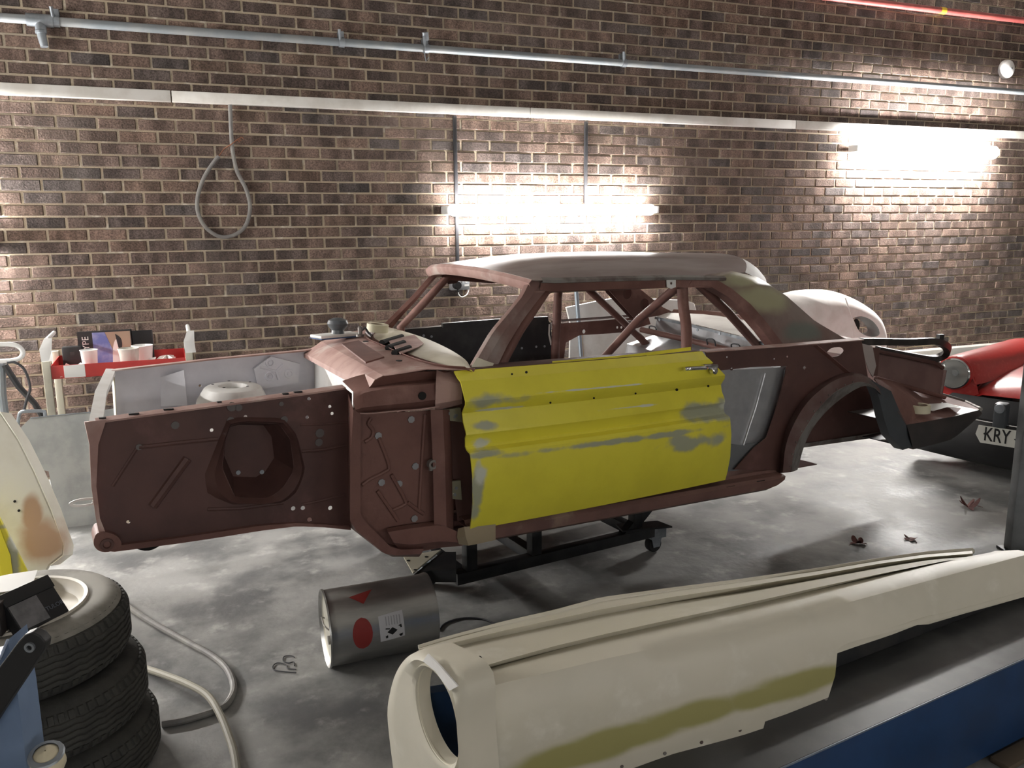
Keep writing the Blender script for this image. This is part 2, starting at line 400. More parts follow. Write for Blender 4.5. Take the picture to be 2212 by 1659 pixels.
lamp('fluorescent_lamp', Frame(((la2[0]+lb2[0])/2, D-.125, (la2[2]+lb2[2])/2-.06)), lb2[0]-la2[0]-.1, TUBE_RIGHT, 'glaring fluorescent lamp close under the trunking near the alarm bell', r=.06)  # bloom built into the shape: tube thicker than a real one
lamp('fluorescent_lamp', Frame((-1.935, D-.089, 1.53)), 1.75, TUBE_LEFT, 'fluorescent lamp on the brick wall beyond the red tray trolley')
lamp('fluorescent_lamp', Frame((-3.11, 3.7, 2.0), (0, 1, 0), (-1, 0, 0)), 1.75, TUBE_SIDE, 'fluorescent lamp on the painted side wall beyond the tubular stand')
for xx, lab in ((-1.7, 'fluorescent lamp on the painted wall facing the bricks, nearest the side wall'), (1.2, 'fluorescent lamp halfway along the painted wall facing the bricks'), (4.1, 'fluorescent lamp on the painted wall facing the bricks, opposite the grey post')):
    lamp('fluorescent_lamp', Frame((xx, -4.11, 2.15), (-1, 0, 0), (0, -1, 0)), 1.75, TUBE_OPP, lab)
# cable drops that carry the lamp
for i, (px, y0, y1, lab) in enumerate(((985, 250, 603, 'dark cable drop from the trunking past the lamp to the socket'), (1265, 262, 440, 'dark cable drop from the trunking down to the lamp'))):
    a, b = wall_at(px-1, y0, .02), wall_at(px+(5 if i == 0 else 1), y1, .02)
    xx = wall_at(px+1, (y0+y1)/2, .02)[0]
    tag(obj('cable_drop', MB().box((-.012, -.012, 0), (.012, .012, a[2]-b[2]), .003), M_cable, None, Frame((xx, D-.014, b[2]))), lab, 'cable')
# double socket
c = wall_at(995, 614, .05)
t = thing('double_socket', Frame((c[0], D, c[2])), 'metal clad double socket with a black plug on the brick wall', 'socket')
obj('box', MB().box((-.073, -.045, -.043), (.073, .004, .043), .006), mat('socket_metal', (.42, .44, .46), .4, .5), t)
obj('faceplate', MB().box((-.071, -.05, -.041), (.071, -.045, .041), .002), mat('socket_face', (.40, .42, .44), .45, .3), t)
for sx in (-.014, .008): obj('rocker_switch', MB().box((sx-.007, -.056, .018), (sx+.007, -.05, .036), .001), M_whitep, t)
q = MB(); q.lathe([(.011, -.053), (.011, -.05)], (.045, 0, .02), (0, 1, 0), 14, caps=True); q.box((.03, -.053, -.016), (.064, -.05, -.002)); obj('outlet_insert', q, M_whitep, t)
q = MB(); q.lathe([(.033, -.052), (.033, -.075), (.026, -.09)], (-.032, 0, -.004), (0, 1, 0), 18, caps=True); q.tube([(-.03, -.07, -.03), (-.025, -.07, -.055)], .008, 8); pl = obj('plug', q, M_black, t)
obj('flex', MB().tube(sm([(-.026, -.07, -.05), (-.02, -.065, -.075), (.01, -.05, -.095), (.045, -.05, -.08), (.062, -.045, -.05), (.064, -.04, -.035)], 5), .004, 8), M_whitep, pl)

# ================================================================== THE CAR SHELL
M_prim = mat('maroon_primer', (.175, .082, .065), .62, col2=(.13, .056, .045), scale=4, col3=(.30, .165, .14), scale3=3.2, lo3=.52, hi3=.75, bump=.12, bscale=70)
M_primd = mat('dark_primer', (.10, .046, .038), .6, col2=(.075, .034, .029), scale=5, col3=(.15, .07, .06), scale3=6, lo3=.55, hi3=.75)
M_pink = mat('dusty_lit_primer', (.44, .29, .255), .7, col2=(.34, .20, .175), scale=7, col3=(.55, .46, .42), scale3=5, lo3=.55, hi3=.72)  # paler maroon primer: dust plus the light on the cowl, both in the colour
M_grey = mat('bay_grey_paint', (.74, .74, .80), .4, col2=(.66, .66, .72), scale=5, col3=(.82, .82, .84), scale3=3)
M_bwhite = mat('bay_white_paint', (.80, .79, .77), .45, col2=(.70, .68, .65), scale=6)
M_alu = mat('aluminium_sheet', (.62, .63, .65), .32, .85, col2=(.50, .51, .53), scale=5, rough2=.5)
M_cream = mat('cream_filler', (.70, .66, .54), .6, col2=(.58, .54, .42), scale=4)
M_blackp = mat('black_door_paint', (.012, .012, .014), .3, col2=(.03, .03, .03), scale=7, col3=(.06, .06, .06), scale3=9, lo3=.6, hi3=.8)
M_slate = mat('slate_primer', (.055, .062, .07), .55, col2=(.045, .05, .055), scale=6)
M_bare = mat('bare_steel', (.24, .225, .21), .5, .45, col2=(.12, .09, .08), scale=9)
M_zinc = mat('zinc_hinge', (.38, .36, .26), .45, .6)
M_chrome = mat('chrome', (.75, .75, .76), .12, 1.)
M_void = mat('hole_dark', (.006, .005, .005), .9)
M_roof = mat('roof_primer_lit', (.24, .19, .175), .36, col2=(.36, .32, .31), scale=3.5, lo=.4, hi=.7, col3=(.14, .085, .08), scale3=2.4, lo3=.5, hi3=.7, stretch=(.5, 2, 1))  # base lightened for dust and for the lamp's reflection on the roof top
a_, t_ = math.radians(7.7), math.radians(-1.8)
eu = A([math.cos(a_)*math.cos(t_), math.sin(a_)*math.cos(t_), math.sin(t_)]); ev = A([-math.sin(a_), math.cos(a_), 0])
CF = Frame(at_depth(1015, 1175, 3.0), eu, ev)
car = thing('car_body_shell', CF, 'stripped maroon primer car body shell with one yellow door on a dolly', 'car')
def c(x, y, v): return CF.Y(x, y, v)
def cw(x, y, w_): return CF.Z(x, y, w_)
def cl(pts, v): return [c(x, y, v) for x, y in pts]
def part(name, mb, m, parent=None, **k): return obj(name, mb, m, parent or car, **k)
EU, EV, EW = A([1., 0, 0]), A([0, 1., 0]), A([0, 0, 1.])
def hole(x, y, v, r, n=12): return circ(c(x, y, v), EU, EW, r, n)
VC = .775
# ---- near inner fender (apron)
va = .25
out = cl([(207, 912), (330, 895), (470, 876), (620, 856), (745, 838), (760, 850), (758, 1138), (700, 1137), (640, 1134), (560, 1140), (480, 1152), (380, 1168), (240, 1185), (215, 1150), (206, 1080), (196, 1000), (192, 945)], va)
octo = cl([(498, 920), (524, 913), (602, 915), (627, 950), (635, 1015), (608, 1057), (578, 1076), (508, 1074), (480, 1010), (486, 955)], va)
hs = [octo]+[hole(x, y, va, .006) for x, y in ((667, 861), (712, 878), (717, 893), (663, 901), (530, 900), (277, 1127), (457, 929))]+[hole(x, y, va, .008) for x, y in ((633, 1098), (654, 1097), (713, 1097), (668, 1122))]
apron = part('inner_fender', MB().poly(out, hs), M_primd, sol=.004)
# spring tower tub behind the opening
ring = [A(p) for p in octo]; cen = sum(ring)/len(ring)
back = [cen+(p-cen)*.72+EV*.13 for p in ring]
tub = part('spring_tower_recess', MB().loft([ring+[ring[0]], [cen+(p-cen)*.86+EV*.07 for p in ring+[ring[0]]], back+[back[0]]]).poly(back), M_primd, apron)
o_ = cl([(490, 906), (516, 900), (612, 902), (642, 940), (660, 1015), (643, 1062), (612, 1088), (500, 1090), (447, 1068), (440, 1028), (468, 958)], va)
rin = rs(octo+[octo[0]], 34); rou = rs(o_+[o_[0]], 34)
mid = [(a*.45+b*.55)-EV*.03 for a, b in zip(rin, rou)]
part('spring_tower_frame', MB().loft([rou, mid, rin]), M_primd, apron, ang=50)
for x, y in ((514, 1020), (565, 1019)): part('tower_bolt', MB().disc(A(c(x, y, va+.13))-EV*.006, (0, 1, 0), .008), M_galv, apron)
for pts, r in (([(243, 1050), (297, 966)], .006), ([(330, 1093), (372, 1035), (405, 990)], .016), ([(300, 966), (380, 957), (470, 948)], .008), ([(652, 975), (700, 971), (748, 962)], .007), ([(448, 1100), (520, 1098), (612, 1086)], .007), ([(648, 918), (700, 916), (750, 912)], .005), ([(650, 1090), (690, 1082), (745, 1068)], .006)):
    part('pressed_bead', MB().tube([A(p) for p in cl(pts, va)], r, 8), M_primd, apron)
M_spot = mat('bare_spot', (.12, .105, .10), .6)
for x, y, r in ((378, 918, .013), (498, 908, .013), (613, 906, .013), (500, 878, .016), (515, 880, .012), (607, 872, .008), (690, 935, .016), (688, 955, .014), (300, 965, .01)): part('bare_spot', MB().disc(A(c(x, y, va))-EV*.004, (0, -1, 0), r, .002, 9), M_spot, apron)
# top flange, with slots
tl = cl([(207, 912), (330, 895), (470, 876), (620, 856), (745, 838)], va)
part('fender_flange', MB().loft([[A(p)+EV*-.012 for p in rs(tl, 20)], [A(p)+EV*.032+EW*.004 for p in rs(tl, 20)]]), M_pink, apron, sol=.006)
for x, y, l in ((222, 908, .02), (290, 899, .03), (365, 889, .03), (475, 873, .014), (618, 855, .02), (645, 851, .028)):
    p = A(c(x, y, va))+EV*.008+EW*.006; part('flange_slot', MB().box(p-A([l/2, .006, .002]), p+A([l/2, .006, .002])), M_void, apron)
# lower frame rail with horn
rl = cl([(222, 1178), (240, 1180), (380, 1163), (480, 1148), (560, 1136), (640, 1130), (700, 1133), (758, 1138)], va-.02)
rb = cl([(222, 1190), (240, 1193), (380, 1175), (480, 1160), (560, 1147), (640, 1137), (700, 1139), (758, 1145)], va-.02)
rl, rb = rs(rl, 24), rs(rb, 24)
sec = [[a, b, b+EV*.09, a+EV*.09] for a, b in zip(rl, rb)]
rail = part('frame_rail', MB().loft(sec, close=True, caps=True), M_prim)
h = sm(cl([(203, 1165), (210, 1152), (230, 1150), (255, 1160), (262, 1180), (235, 1192), (214, 1190), (203, 1178), (203, 1165)], va-.03), 3)
part('rail_horn', MB().prism(h[:-1], EV*.1), M_prim, rail)
part('horn_bolt', MB().lathe([(.02, 0), (.02, -.006), (.012, -.006), (.008, .004)], A(c(231, 1176, va-.03)), (0, 1, 0), 16), M_primd, rail)
rr_ = [A([p[0]+.12, 1.55-p[1], p[2]]) for p in rl]; rr2 = [A([p[0]+.12, 1.55-p[1], p[2]]) for p in rb]
part('frame_rail', MB().loft([[a, b, b-EV*.09, a-EV*.09] for a, b in zip(rr_, rr2)], close=True, caps=True), M_primd)
# crossmember (dark, dips under the rail)
cm = []
for i in range(13):
    s = i/12; v_ = .32+.9*s; cm.append((s, v_))
q = MB(); pf = c(275, 1175, .3)[0]; pr = c(368, 1165, .3)[0]
q.loft([[A([pf+(pr-pf)*k/10, v_, .085-.06*math.sin(math.pi*k/10)*(1 if .05 < s < .95 else .6)]) for k in range(11)]+[A([pr, v_, .13]), A([pf, v_, .13])] for s, v_ in cm], close=True, caps=True)
part('crossmember', q, M_void)
# ---- far inner fender, painted grey
vf = 1.3
ft = [c(240, 800, vf), c(460, 775, vf), c(655, 757, vf), c(712, 748, vf)]
fo = [A(p) for p in ft]+[A([ft[-1][0], vf, .05]), A([ft[0][0], vf, .05])]
far = part('inner_fender', MB().poly(fo, [hole(398, 838, vf, .006), hole(432, 833, vf, .006)]), M_grey, sol=.004)
fl = rs(ft, 16); part('fender_flange', MB().loft([[p-EV*.035+EW*.002 for p in fl], [p+EV*.012 for p in fl]]), M_pink, far, sol=.006)
q = MB(); a0, a1 = c(345, 815, vf), c(392, 795, vf); b0, b1 = c(345, 878, vf), c(400, 870, vf)
q.loft([[a0, A(a1)-EV*.06, A(c(398, 800, vf))], [b0, A(b1)-EV*.06, A(c(404, 868, vf))]]); part('apron_fold', q, M_grey, far)
# battery plate with three pressed rings and a Y rib
vp = vf-.03
pl = cl([(549, 797), (585, 770), (648, 786), (644, 826), (560, 842)], vp)
bp_ = part('battery_plate', MB().prism(pl, EV*.025), M_grey, far)
for x, y in ((583, 783), (582, 813), (624, 807)):
    part('pressed_ring', MB().lathe([(.022, 0), (.02, -.006), (.015, -.006), (.013, 0)], A(c(x, y, vp)), (0, 1, 0), 18), M_grey, bp_)
    part('pressed_ring', MB().lathe([(.008, 0), (.007, -.004), (.001, -.004)], A(c(x, y, vp)), (0, 1, 0), 12), M_grey, bp_)
q = MB(); m0 = A(c(597, 802, vp))
for x, y in ((562, 793), (612, 786), (602, 820)): q.tube([m0, A(c(x, y, vp))], .006, 8)
part('pressed_rib', q, M_grey, bp_)
# strut tower far side: tapered, oval top opening
tc_ = A(c(503, 833, 1.10)); zt = tc_[2]; tc_ = A([tc_[0], tc_[1], zt])
q = MB(); n = 24
def oval(cx, rx, ry, z): return [A([cx[0]+rx*math.cos(2*math.pi*i/n), cx[1]+ry*math.sin(2*math.pi*i/n), z]) for i in range(n)]
q.loft([oval(tc_+A([0, .03, 0]), .23, .2, .05), oval(tc_+A([0, .02, 0]), .145, .15, zt-.06), oval(tc_, .118, .125, zt-.008), oval(tc_, .105, .11, zt), oval(tc_, .06, .066, zt), oval(tc_, .052, .06, zt-.035)], close=True)
tw = part('strut_tower', q, M_bwhite)
for k in range(5):
    t2 = .3+k*1.25; part('tower_hole', MB().disc(tc_+A([.082*math.cos(t2), .088*math.sin(t2), .006]), (0, 0, 1), .006, .001, 8), M_void, tw)
# radiator support
ns, fs = A(c(205, 912, va)), A(c(240, 800, vf))
bar = [(-.018, -.02), (.018, -.02), (.02, .002), (-.018, .006)]
rad = part('radiator_support', MB().loft([[p+A([a, 0, b]) for a, b in bar] for p in (ns-EV*.02, (ns+fs)/2+A([-.012, 0, 0]), fs+EV*.02)], close=True, caps=True), M_bwhite)
q = MB(); q.loft([[A([ns[0]-.03, ns[1]-.03, ns[2]+.01]), A([ns[0]+.03, ns[1]-.015, ns[2]+.008])], [A(c(193, 960, va-.02)), A(c(212, 960, va-.02))], [A(c(197, 1050, va-.02)), A(c(208, 1050, va-.02))], [A(c(207, 1120, va-.02)), A(c(216, 1120, va-.02))], [A(c(214, 1152, va-.02)), A(c(228, 1150, va-.02))]])
part('support_upright', q, M_pink, rad, sol=.006)
q = MB(); q.loft([[ns+A([0, .03, -.01]), ns+A([0, .14, -.01])], [A([ns[0], .28, .12]), A([ns[0], .33, .12])]]); part('support_web', q, M_cream, rad, sol=.003)
q = MB(); q.loft([[fs+A([0, -.14, -.01]), fs+A([0, -.02, -.01])], [A([fs[0], 1.2, .12]), A([fs[0], 1.27, .12])]]); part('support_web', q, M_cream, rad, sol=.003)
part('lower_crossbar', MB().box((ns[0]+.05, .30, .08), (ns[0]+.09, 1.27, .14), .006), M_cream, rad)
part('tow_eye', MB().loft([[A(c(183, 1085, .3))+A([(.045+dr)*math.cos(k), 0, (.014+dr*.6)*math.sin(k)]) for k in np.linspace(0, 2*math.pi, 25)] for dr in (-.012, 0)]).box(A(c(200, 1083, .3))+A([0, -.002, -.006]), A(c(215, 1083, .3))+A([0, .002, .006])), M_bwhite, rad, sol=.004)
# ---- firewall + cowl
n_led, f_led = A(c(800, 838, .12)), A(c(655, 762, 1.32))
n_edge, f_edge = A(c(828, 812, .10)), A(c(694, 738, 1.30))
fwl = part('firewall', MB().loft([[A([n_led[0]+.05, .46, .02]), A([f_led[0]+.05, 1.38, .02])], [n_led+A([.06, .34, -.03]), f_led+A([.05, 0, -.02])]]), M_bwhite, sol=.004)
def ln(a, b, n=12): return [a+(b-a)*i/(n-1) for i in range(n)]
led0, led1 = ln(n_led, f_led), [p for p in ln(n_edge+A([-.03, 0, -.012]), f_edge+A([-.03, 0, -.02]))]
part('firewall_ledge', MB().loft([[p-EW*.02 for p in led0], led0, led1, ln(n_edge, f_edge)]), M_pink, sol=.003)
base = sm([cw(1012, 799, .635), cw(962, 795, .635), cw(915, 784, .635), cw(872, 768, .633), cw(832, 750, .63), cw(796, 733, .625), c(800, 716, 1.36), c(832, 705, 1.45)], 4)
base = rs(base, 24); fe = [n_edge+(f_edge-n_edge)*(min(1, i/19)) for i in range(24)]
cow = part('cowl_top', MB().loft([fe, [a*.5+b*.5+EW*.012 for a, b in zip(fe, base)], base]), M_pink, sol=.003)
for x, y in ((862, 780), (790, 738)): part('wiper_hole', MB().disc(A(cw(x, y, .645)), (0, 0, 1), .012, .003, 10), M_void, cow)
pp = [cw(738, 742, .652), cw(775, 735, .652), cw(830, 770, .652), cw(790, 782, .652)]
part('cowl_panel', MB().prism([A(p) for p in pp], -EW*.006), M_prim, cow)
part('screen_channel', MB().loft([[p+A([-.014, 0, .012]) for p in base], base, [p+A([.02, 0, -.01]) for p in base], [p+A([.028, 0, .004]) for p in base]]), M_prim, sol=.002)
dash = rs(sm([cw(1016, 795, .635), cw(1003, 776, .635), cw(965, 752, .63), cw(918, 731, .625), cw(872, 716, .62), c(838, 707, 1.43)], 4), 24)
dsh = part('dashboard_top', MB().loft([[p+A([.02, 0, -.012]) for p in base], [a*.4+b*.6+EW*.004 for a, b in zip(base, dash)], dash, [p+A([.01, 0, -.1]) for p in dash]]), M_cream, sol=.003)
for (x0, y0), (x1, y1) in (((825, 741), (868, 728)), ((838, 752), (872, 741)), ((852, 763), (884, 752))):
    a, b = A(cw(x0, y0, .641)), A(cw(x1, y1, .641)); part('dash_vent', MB().tube([a, b], .014, 8), M_void, dsh)
q = MB(); q.prism([A(p)+EW*.004 for p in (cw(838, 738, .638), cw(895, 726, .636), cw(915, 745, .636), cw(905, 752, .636), cw(865, 768, .638))], EW*.003); part('vent_panel', q, M_pink, dsh)
part('cowl_side', MB().loft([[n_led-EW*.02, n_led, n_edge+A([-.03, 0, -.012]), n_edge, A(c(900, 803, .10)), A(c(1008, 800, .10))], [A(p) for p in (c(766, 868, .12), c(772, 856, .12), c(795, 842, .115), c(818, 832, .115), c(900, 824, .12), c(1005, 812, .12))]]), M_prim, cow, sol=.003, ang=60)
# ---- near cowl side: air box, kick panel, hinge post
ab_t = rs(sm(cl([(765, 848), (800, 836), (850, 826), (905, 820), (945, 818)], .13), 4), 14)
ab_m = rs(sm(cl([(763, 868), (785, 850), (850, 838), (905, 832), (945, 828)], .05), 4), 14)
ab_n = rs(sm(cl([(768, 885), (785, 880), (850, 873), (905, 868), (945, 862)], .03), 4), 14)
ab_b = rs(sm(cl([(775, 893), (800, 893), (850, 888), (905, 884), (945, 878)], .06), 4), 14)
air = part('air_box', MB().loft([[p+EV*.12+EW*.02 for p in ab_t], ab_t, ab_m, ab_n, ab_b, [p+EV*.1 for p in ab_b]]), M_prim, sol=.003, ang=60)
part('drain_hole', MB().disc(A(c(912, 855, .032))-EV*.004, (0, 1, 0), .014, .006, 16), M_void, air)
part('air_box_lip', MB().loft([[p-EV*.02+EW*.004 for p in ab_b], [p+EV*.06 for p in ab_b]]), M_pink, air, sol=.004)
part('hinge_cover', MB().loft([rs(cl([(943, 800), (960, 806), (1000, 800)], .08), 8), rs(cl([(942, 825), (962, 823), (998, 830)], .03), 8), rs(cl([(940, 872), (965, 868), (998, 862)], .03), 8), rs(cl([(940, 885), (965, 880), (998, 872)], .06), 8)]), M_pink, sol=.003)
kp = cl([(776, 892), (880, 890), (958, 884), (962, 1180), (905, 1192), (848, 1196), (795, 1150), (770, 1118), (778, 1000)], .09)
kick = part('kick_panel', MB().poly(kp), M_prim, sol=.004)
fl_o = cl([(764, 886), (757, 1000), (757, 1135), (838, 1200), (910, 1196)], .05); fl_i = cl([(779, 890), (778, 1000), (778, 1118), (850, 1188), (915, 1186)], .05)
part('kick_flange', MB().loft([rs(cl([(752, 850), (752, 1000), (756, 1138), (838, 1202), (905, 1202)], .24), 16), rs(fl_o, 16), rs(fl_i, 16), [A(p)+EV*.04 for p in rs(fl_i, 16)]]), M_prim, kick, sol=.003)
vk = .085
for pts in ([(802, 903), (796, 915), (806, 930), (802, 945), (788, 955)], [(818, 945), (840, 1005), (830, 1020), (800, 1035), (782, 1048)], [(845, 1025), (875, 1080), (870, 1092), (848, 1102)], [(880, 1085), (900, 1100), (915, 1110)], [(918, 895), (912, 990), (905, 1105)], [(815, 1060), (860, 1125)]):
    part('pressed_bead', MB().tube([A(p) for p in sm(cl(pts, vk), 4)], .007, 8), M_prim, kick)
M_weld = mat('weld_patch', (.30, .30, .31), .5, .3)
for x, y in ((888, 906), (817, 941), (824, 1042), (862, 1045), (897, 1007), (895, 1120)): part('bare_patch', MB().disc(A(c(x, y, .085)), (0, -1, 0), .013, .003, 7), M_weld, kick)
post = part('hinge_post', MB().loft([[A(c(x, y, .045)), A(c(x+26, y, .03)), A(c(x+40, y, .06)), A(c(x+42, y, .14))] for x, y in ((930, 885), (935, 1000), (938, 1145))]), M_prim, sol=.003)
part('rod_end', MB().lathe([(.017, .0), (.017, -.02), (.009, -.02), (.009, .0)], A(c(931, 1001, .06)), (0, 1, 0), 16).tube([A(c(931, 1008, .05)), A(c(931, 1016, .05))], .008, 8), M_bare, post)
part('gap_back', MB().loft([[A(c(965, 885, .2)), A(c(1040, 880, .2))], [A(c(965, 1170, .2)), A(c(1040, 1170, .2))]]), M_primd, post)
for ya, yb in ((885, 908), (1042, 1076)):
    hg = part('door_hinge', MB().prism([A(p) for p in cl([(958, ya), (995, ya-4), (998, yb+4), (962, yb)], .06)], EV*.012), M_zinc, post)
    for x, y in ((968, ya+8), (985, ya+12), (982, yb-8)): part('hinge_bolt', MB().disc(A(c(x, y, .06)), (0, -1, 0), .006, .005, 6), M_galv, hg)
# ---- sill
s0, s1 = A(c(1015, 1175, 0)), A(c(1690, 1052, 0))
def sill_pt(t, v, w_): p = s0+(s1-s0)*t; return A([p[0], v, p[2]+w_])
prof = [(.16, .075), (.045, .075), (.04, .062), (.0, .058), (-.012, .045), (-.01, .01), (.01, -.004), (.14, -.004)]
ring_ = []
for t2 in (0, .02, .25, .5, .75, .94, .97, .99, 1.0):
    k = 1 if t2 < .95 else 1-((t2-.94)/.06)**2*.6
    ring_.append([sill_pt(t2, v_, .06+(w_-.06)*k) for v_, w_ in prof])
sill = part('sill', MB().loft(ring_, caps=False), mat('sill_primer', (.165, .085, .068), .6, col2=(.12, .06, .05), scale=5, col3=(.24, .16, .12), scale3=4), sol=.003)
part('sill_plug', MB().loft([[A(c(x, y, v_)) for x, y, v_ in l] for l in ([(990, 1142, .03), (1003, 1138, -.005), (1032, 1136, -.012), (1070, 1130, -.012)], [(988, 1160, .02), (1006, 1158, -.014), (1033, 1156, -.016), (1070, 1148, -.014)], [(992, 1175, .03), (1012, 1178, -.008), (1033, 1174, -.01), (1070, 1166, -.01)])]), mat('brown_filler', (.32, .26, .17), .6), sill, sol=.004)
part('sill_front_box', MB().loft([rs(cl([(835, 1142), (880, 1134), (950, 1126), (968, 1150)], .07), 10), rs(cl([(838, 1150), (885, 1142), (955, 1134), (990, 1150)], .03), 10), rs(cl([(850, 1172), (890, 1176), (955, 1168), (995, 1172)], .03), 10), rs(cl([(862, 1186), (895, 1190), (955, 1182), (1000, 1178)], .08), 10)]), M_prim, sill, sol=.003)
for x, y in ((1640, 1040), (1575, 1052)): p = A(c(x, y, .0)); part('sill_slot', MB().box(p-A([.025, .01, .006]), p+A([.025, .015, .006])), M_void, sill)
q = MB(); q.loft([[sill_pt(.0, 1.52, w_) for w_ in (0, .07)], [sill_pt(1., 1.52, w_) for w_ in (0, .07)]]).loft([[sill_pt(0, 1.4, 0), sill_pt(0, 1.52, 0)], [sill_pt(1, 1.4, 0), sill_pt(1, 1.52, 0)]]); part('sill', q, M_primd, sol=.004)
# ---- floor pan
q = MB(); g = []
for i in range(25):
    u_ = -.32+i*(2.3/24); row = []
    for j in range(21):
        v_ = .12+1.31*j/20; t2 = abs(v_-VC); row.append(A([u_, v_, .02+.12*max(0, 1-(t2/.17)**2)+.004*math.cos(v_*60)]))
    g.append(row)
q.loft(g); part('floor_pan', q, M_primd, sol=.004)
# ---- screen pillars
def strip(rows, name, m, **k): return part(name, MB().loft(rows), m, **k)
Af = [(1014, 792), (1058, 717), (1094, 674), (1123, 638), (1133, 615), (1140, 604)]
Am = [(1035, 800), (1076, 730), (1110, 684), (1141, 645), (1158, 620), (1170, 606)]
Ar = [(1069, 800), (1094, 748), (1128, 692), (1162, 647), (1184, 620), (1205, 612)]
va_ = [.10, .13, .16, .19, .21, .23]
def ap(L, dv): return rs([c(x, y, v_+dv) for (x, y), v_ in zip(L, va_)], 14)
apil = part('screen_pillar', MB().loft([ap(Af, .07), ap(Af, .02), ap([(x+8, y) for x, y in Af], -.005), ap([(x+4, y-2) for x, y in Am], -.012), ap(Am, .0), ap(Ar, .0), ap(Ar, .06)]), mat('pillar_primer', (.185, .105, .09), .5, col2=(.30, .24, .22), scale=5, col3=(.14, .07, .06), scale3=3), sol=.003, ang=40)
part('pillar_foot_filler', MB().loft([[A(c(1018, 793, .09)), A(c(1040, 803, .07)), A(c(1058, 803, .08))], [A(c(1030, 772, .095)), A(c(1050, 780, .085)), A(c(1066, 785, .09))]]), M_cream, apil, sol=.006)
Ff = [(822, 708), (850, 680), (885, 645), (915, 612), (930, 594)]; Fm = [(845, 710), (868, 682), (900, 648), (930, 612), (945, 596)]
vfa = [1.46, 1.43, 1.39, 1.35, 1.32]
def fp(L, dv): return rs([c(x, y, v_+dv) for (x, y), v_ in zip(L, vfa)], 10)
part('screen_pillar', MB().loft([fp(Ff, .05), fp(Ff, 0), fp([(x+10, y) for x, y in Ff], -.01), fp(Fm, 0), fp(Fm, .05)]), M_prim, sol=.003)
# ---- roof
hw = .575
def S(v_): return 1-min(1, abs(v_-VC)/hw)**2.4
def front(v_): return A([.36+.085*(v_-.2)/1.15-.07*S(v_), v_, .935+.030*S(v_)])
rows = []; nv = 25; us = [0, .02, .06, .14, .25, .4, .55, .7, .82, .91, .97, 1.0]
def railw(u_):
    return float(np.interp(u_, [.36, .45, .7, 1.07, 1.34, 1.55], [.935, .930, .934, .937, .932, .925]))
def crown(u_): return float(np.interp(u_, [.25, .4, .6, .9, 1.2, 1.45, 1.62], [.03, .062, .085, .096, .096, .088, .07]))
for t2 in us:
    row = []
    for j in range(nv):
        th = -1+2*j/(nv-1); sh_ = max(0, (t2-.72)/.28)**2; v_ = VC+(hw-.07*sh_)*math.sin(th*math.pi/2)
        uf = front(v_)[0]; ur = 1.46+.36*S(v_); u_ = uf+(ur-uf)*t2
        s_ = S(VC+(v_-VC)*hw/(hw-.07*sh_)); wr = railw(.36+(1.52-.36)*t2)+.028*sh_; cr_ = crown(.27+(1.56-.27)*t2)
        row.append(A([u_, v_, wr+cr_*s_]))
    rows.append(row)
roof = part('roof_panel', MB().loft(rows), M_roof, sol=.004, ang=60)
rr0 = rows[-1]
part('rear_screen_header', MB().loft([rr0, [p+A([.05, 0, -.016]) for p in rr0], [p+A([.10, 0, -.042]) for p in rr0], [p+A([.14, 0, -.075]) for p in rr0]]), mat('header_primer', (.2, .165, .15), .65, col2=(.27, .25, .2), scale=4), roof, sol=.003, ang=60)
fr = rows[0]
part('screen_header', MB().loft([fr, [p+A([-.012, 0, -.012]) for p in fr], [p+A([-.006, 0, -.032]) for p in fr], [p+A([.008, 0, -.046]) for p in fr], [p+A([.06, 0, -.046]) for p in fr]]), M_pink, roof, sol=.003)
def rail_line(v_, dw=0): return [A([u_, v_, railw(u_)+dw]) for u_ in np.linspace(.40 if v_ < VC else .50, 1.36, 16)]
for v_, sg in ((VC-hw, -1), (VC+hw, 1)):
    part('drip_rail', MB().loft([rail_line(v_, .012), rail_line(v_+sg*.014, .004), rail_line(v_+sg*.014, -.006), rail_line(v_+sg*.0, -.008)]), M_bare if sg < 0 else M_prim, roof, sol=.002)
    part('roof_rail', MB().loft([rail_line(v_, -.008), rail_line(v_-sg*.005, -.04), rail_line(v_-sg*.05, -.04), rail_line(v_-sg*.05, 0)]), M_prim, roof, sol=.002)
part('rail_bracket', MB().prism([A(p) for p in cl([(1440, 602), (1460, 600), (1460, 620), (1450, 624), (1441, 620)], .19)], EV*.004, [hole(1450, 612, .19, .006)]), M_bwhite, roof)
# ---- C pillars (sail panels)
Cl = [(1500, 601), (1545, 606), (1580, 627), (1620, 660), (1655, 700), (1690, 746)]
Cu = [(1525, 592), (1580, 586), (1640, 600), (1700, 641), (1760, 694), (1835, 738)]
vl = [.20, .20, .195, .18, .16, .13]
lo_ = rs([c(x, y, v_) for (x, y), v_ in zip(Cl, vl)], 20); up_ = rs([c(x, y, v_+.06) for (x, y), v_ in zip(Cu, vl)], 20)
mid = [(a*.5+b*.5)-EV*.025 for a, b in zip(lo_, up_)]
m_c = patches(mat('sail_primer', (.17, .105, .09), .5, col2=(.23, .18, .16), scale=3.5), [(1.62, .2, .84, .26, .3, .09), (1.5, .2, .93, .2, .3, .05)], (.36, .34, .21), .6, .5, 5.)
m_c = patches(m_c, [(1.85, .2, .68, .2, .3, .06)], (.14, .15, .13), .6, .5, 6.)
cp = part('sail_panel', MB().loft([[p+EV*.05 for p in lo_], lo_, mid, up_, [p+EV*.05-EW*.01 for p in up_]]), m_c, sol=.003, ang=60)
part('window_rail', MB().loft([[p+A([0, -.004, .006]) for p in lo_], [p+A([-.025, .0, -.025]) for p in lo_], [p+A([-.03, .05, -.03]) for p in lo_]]), M_prim, cp, sol=.003)
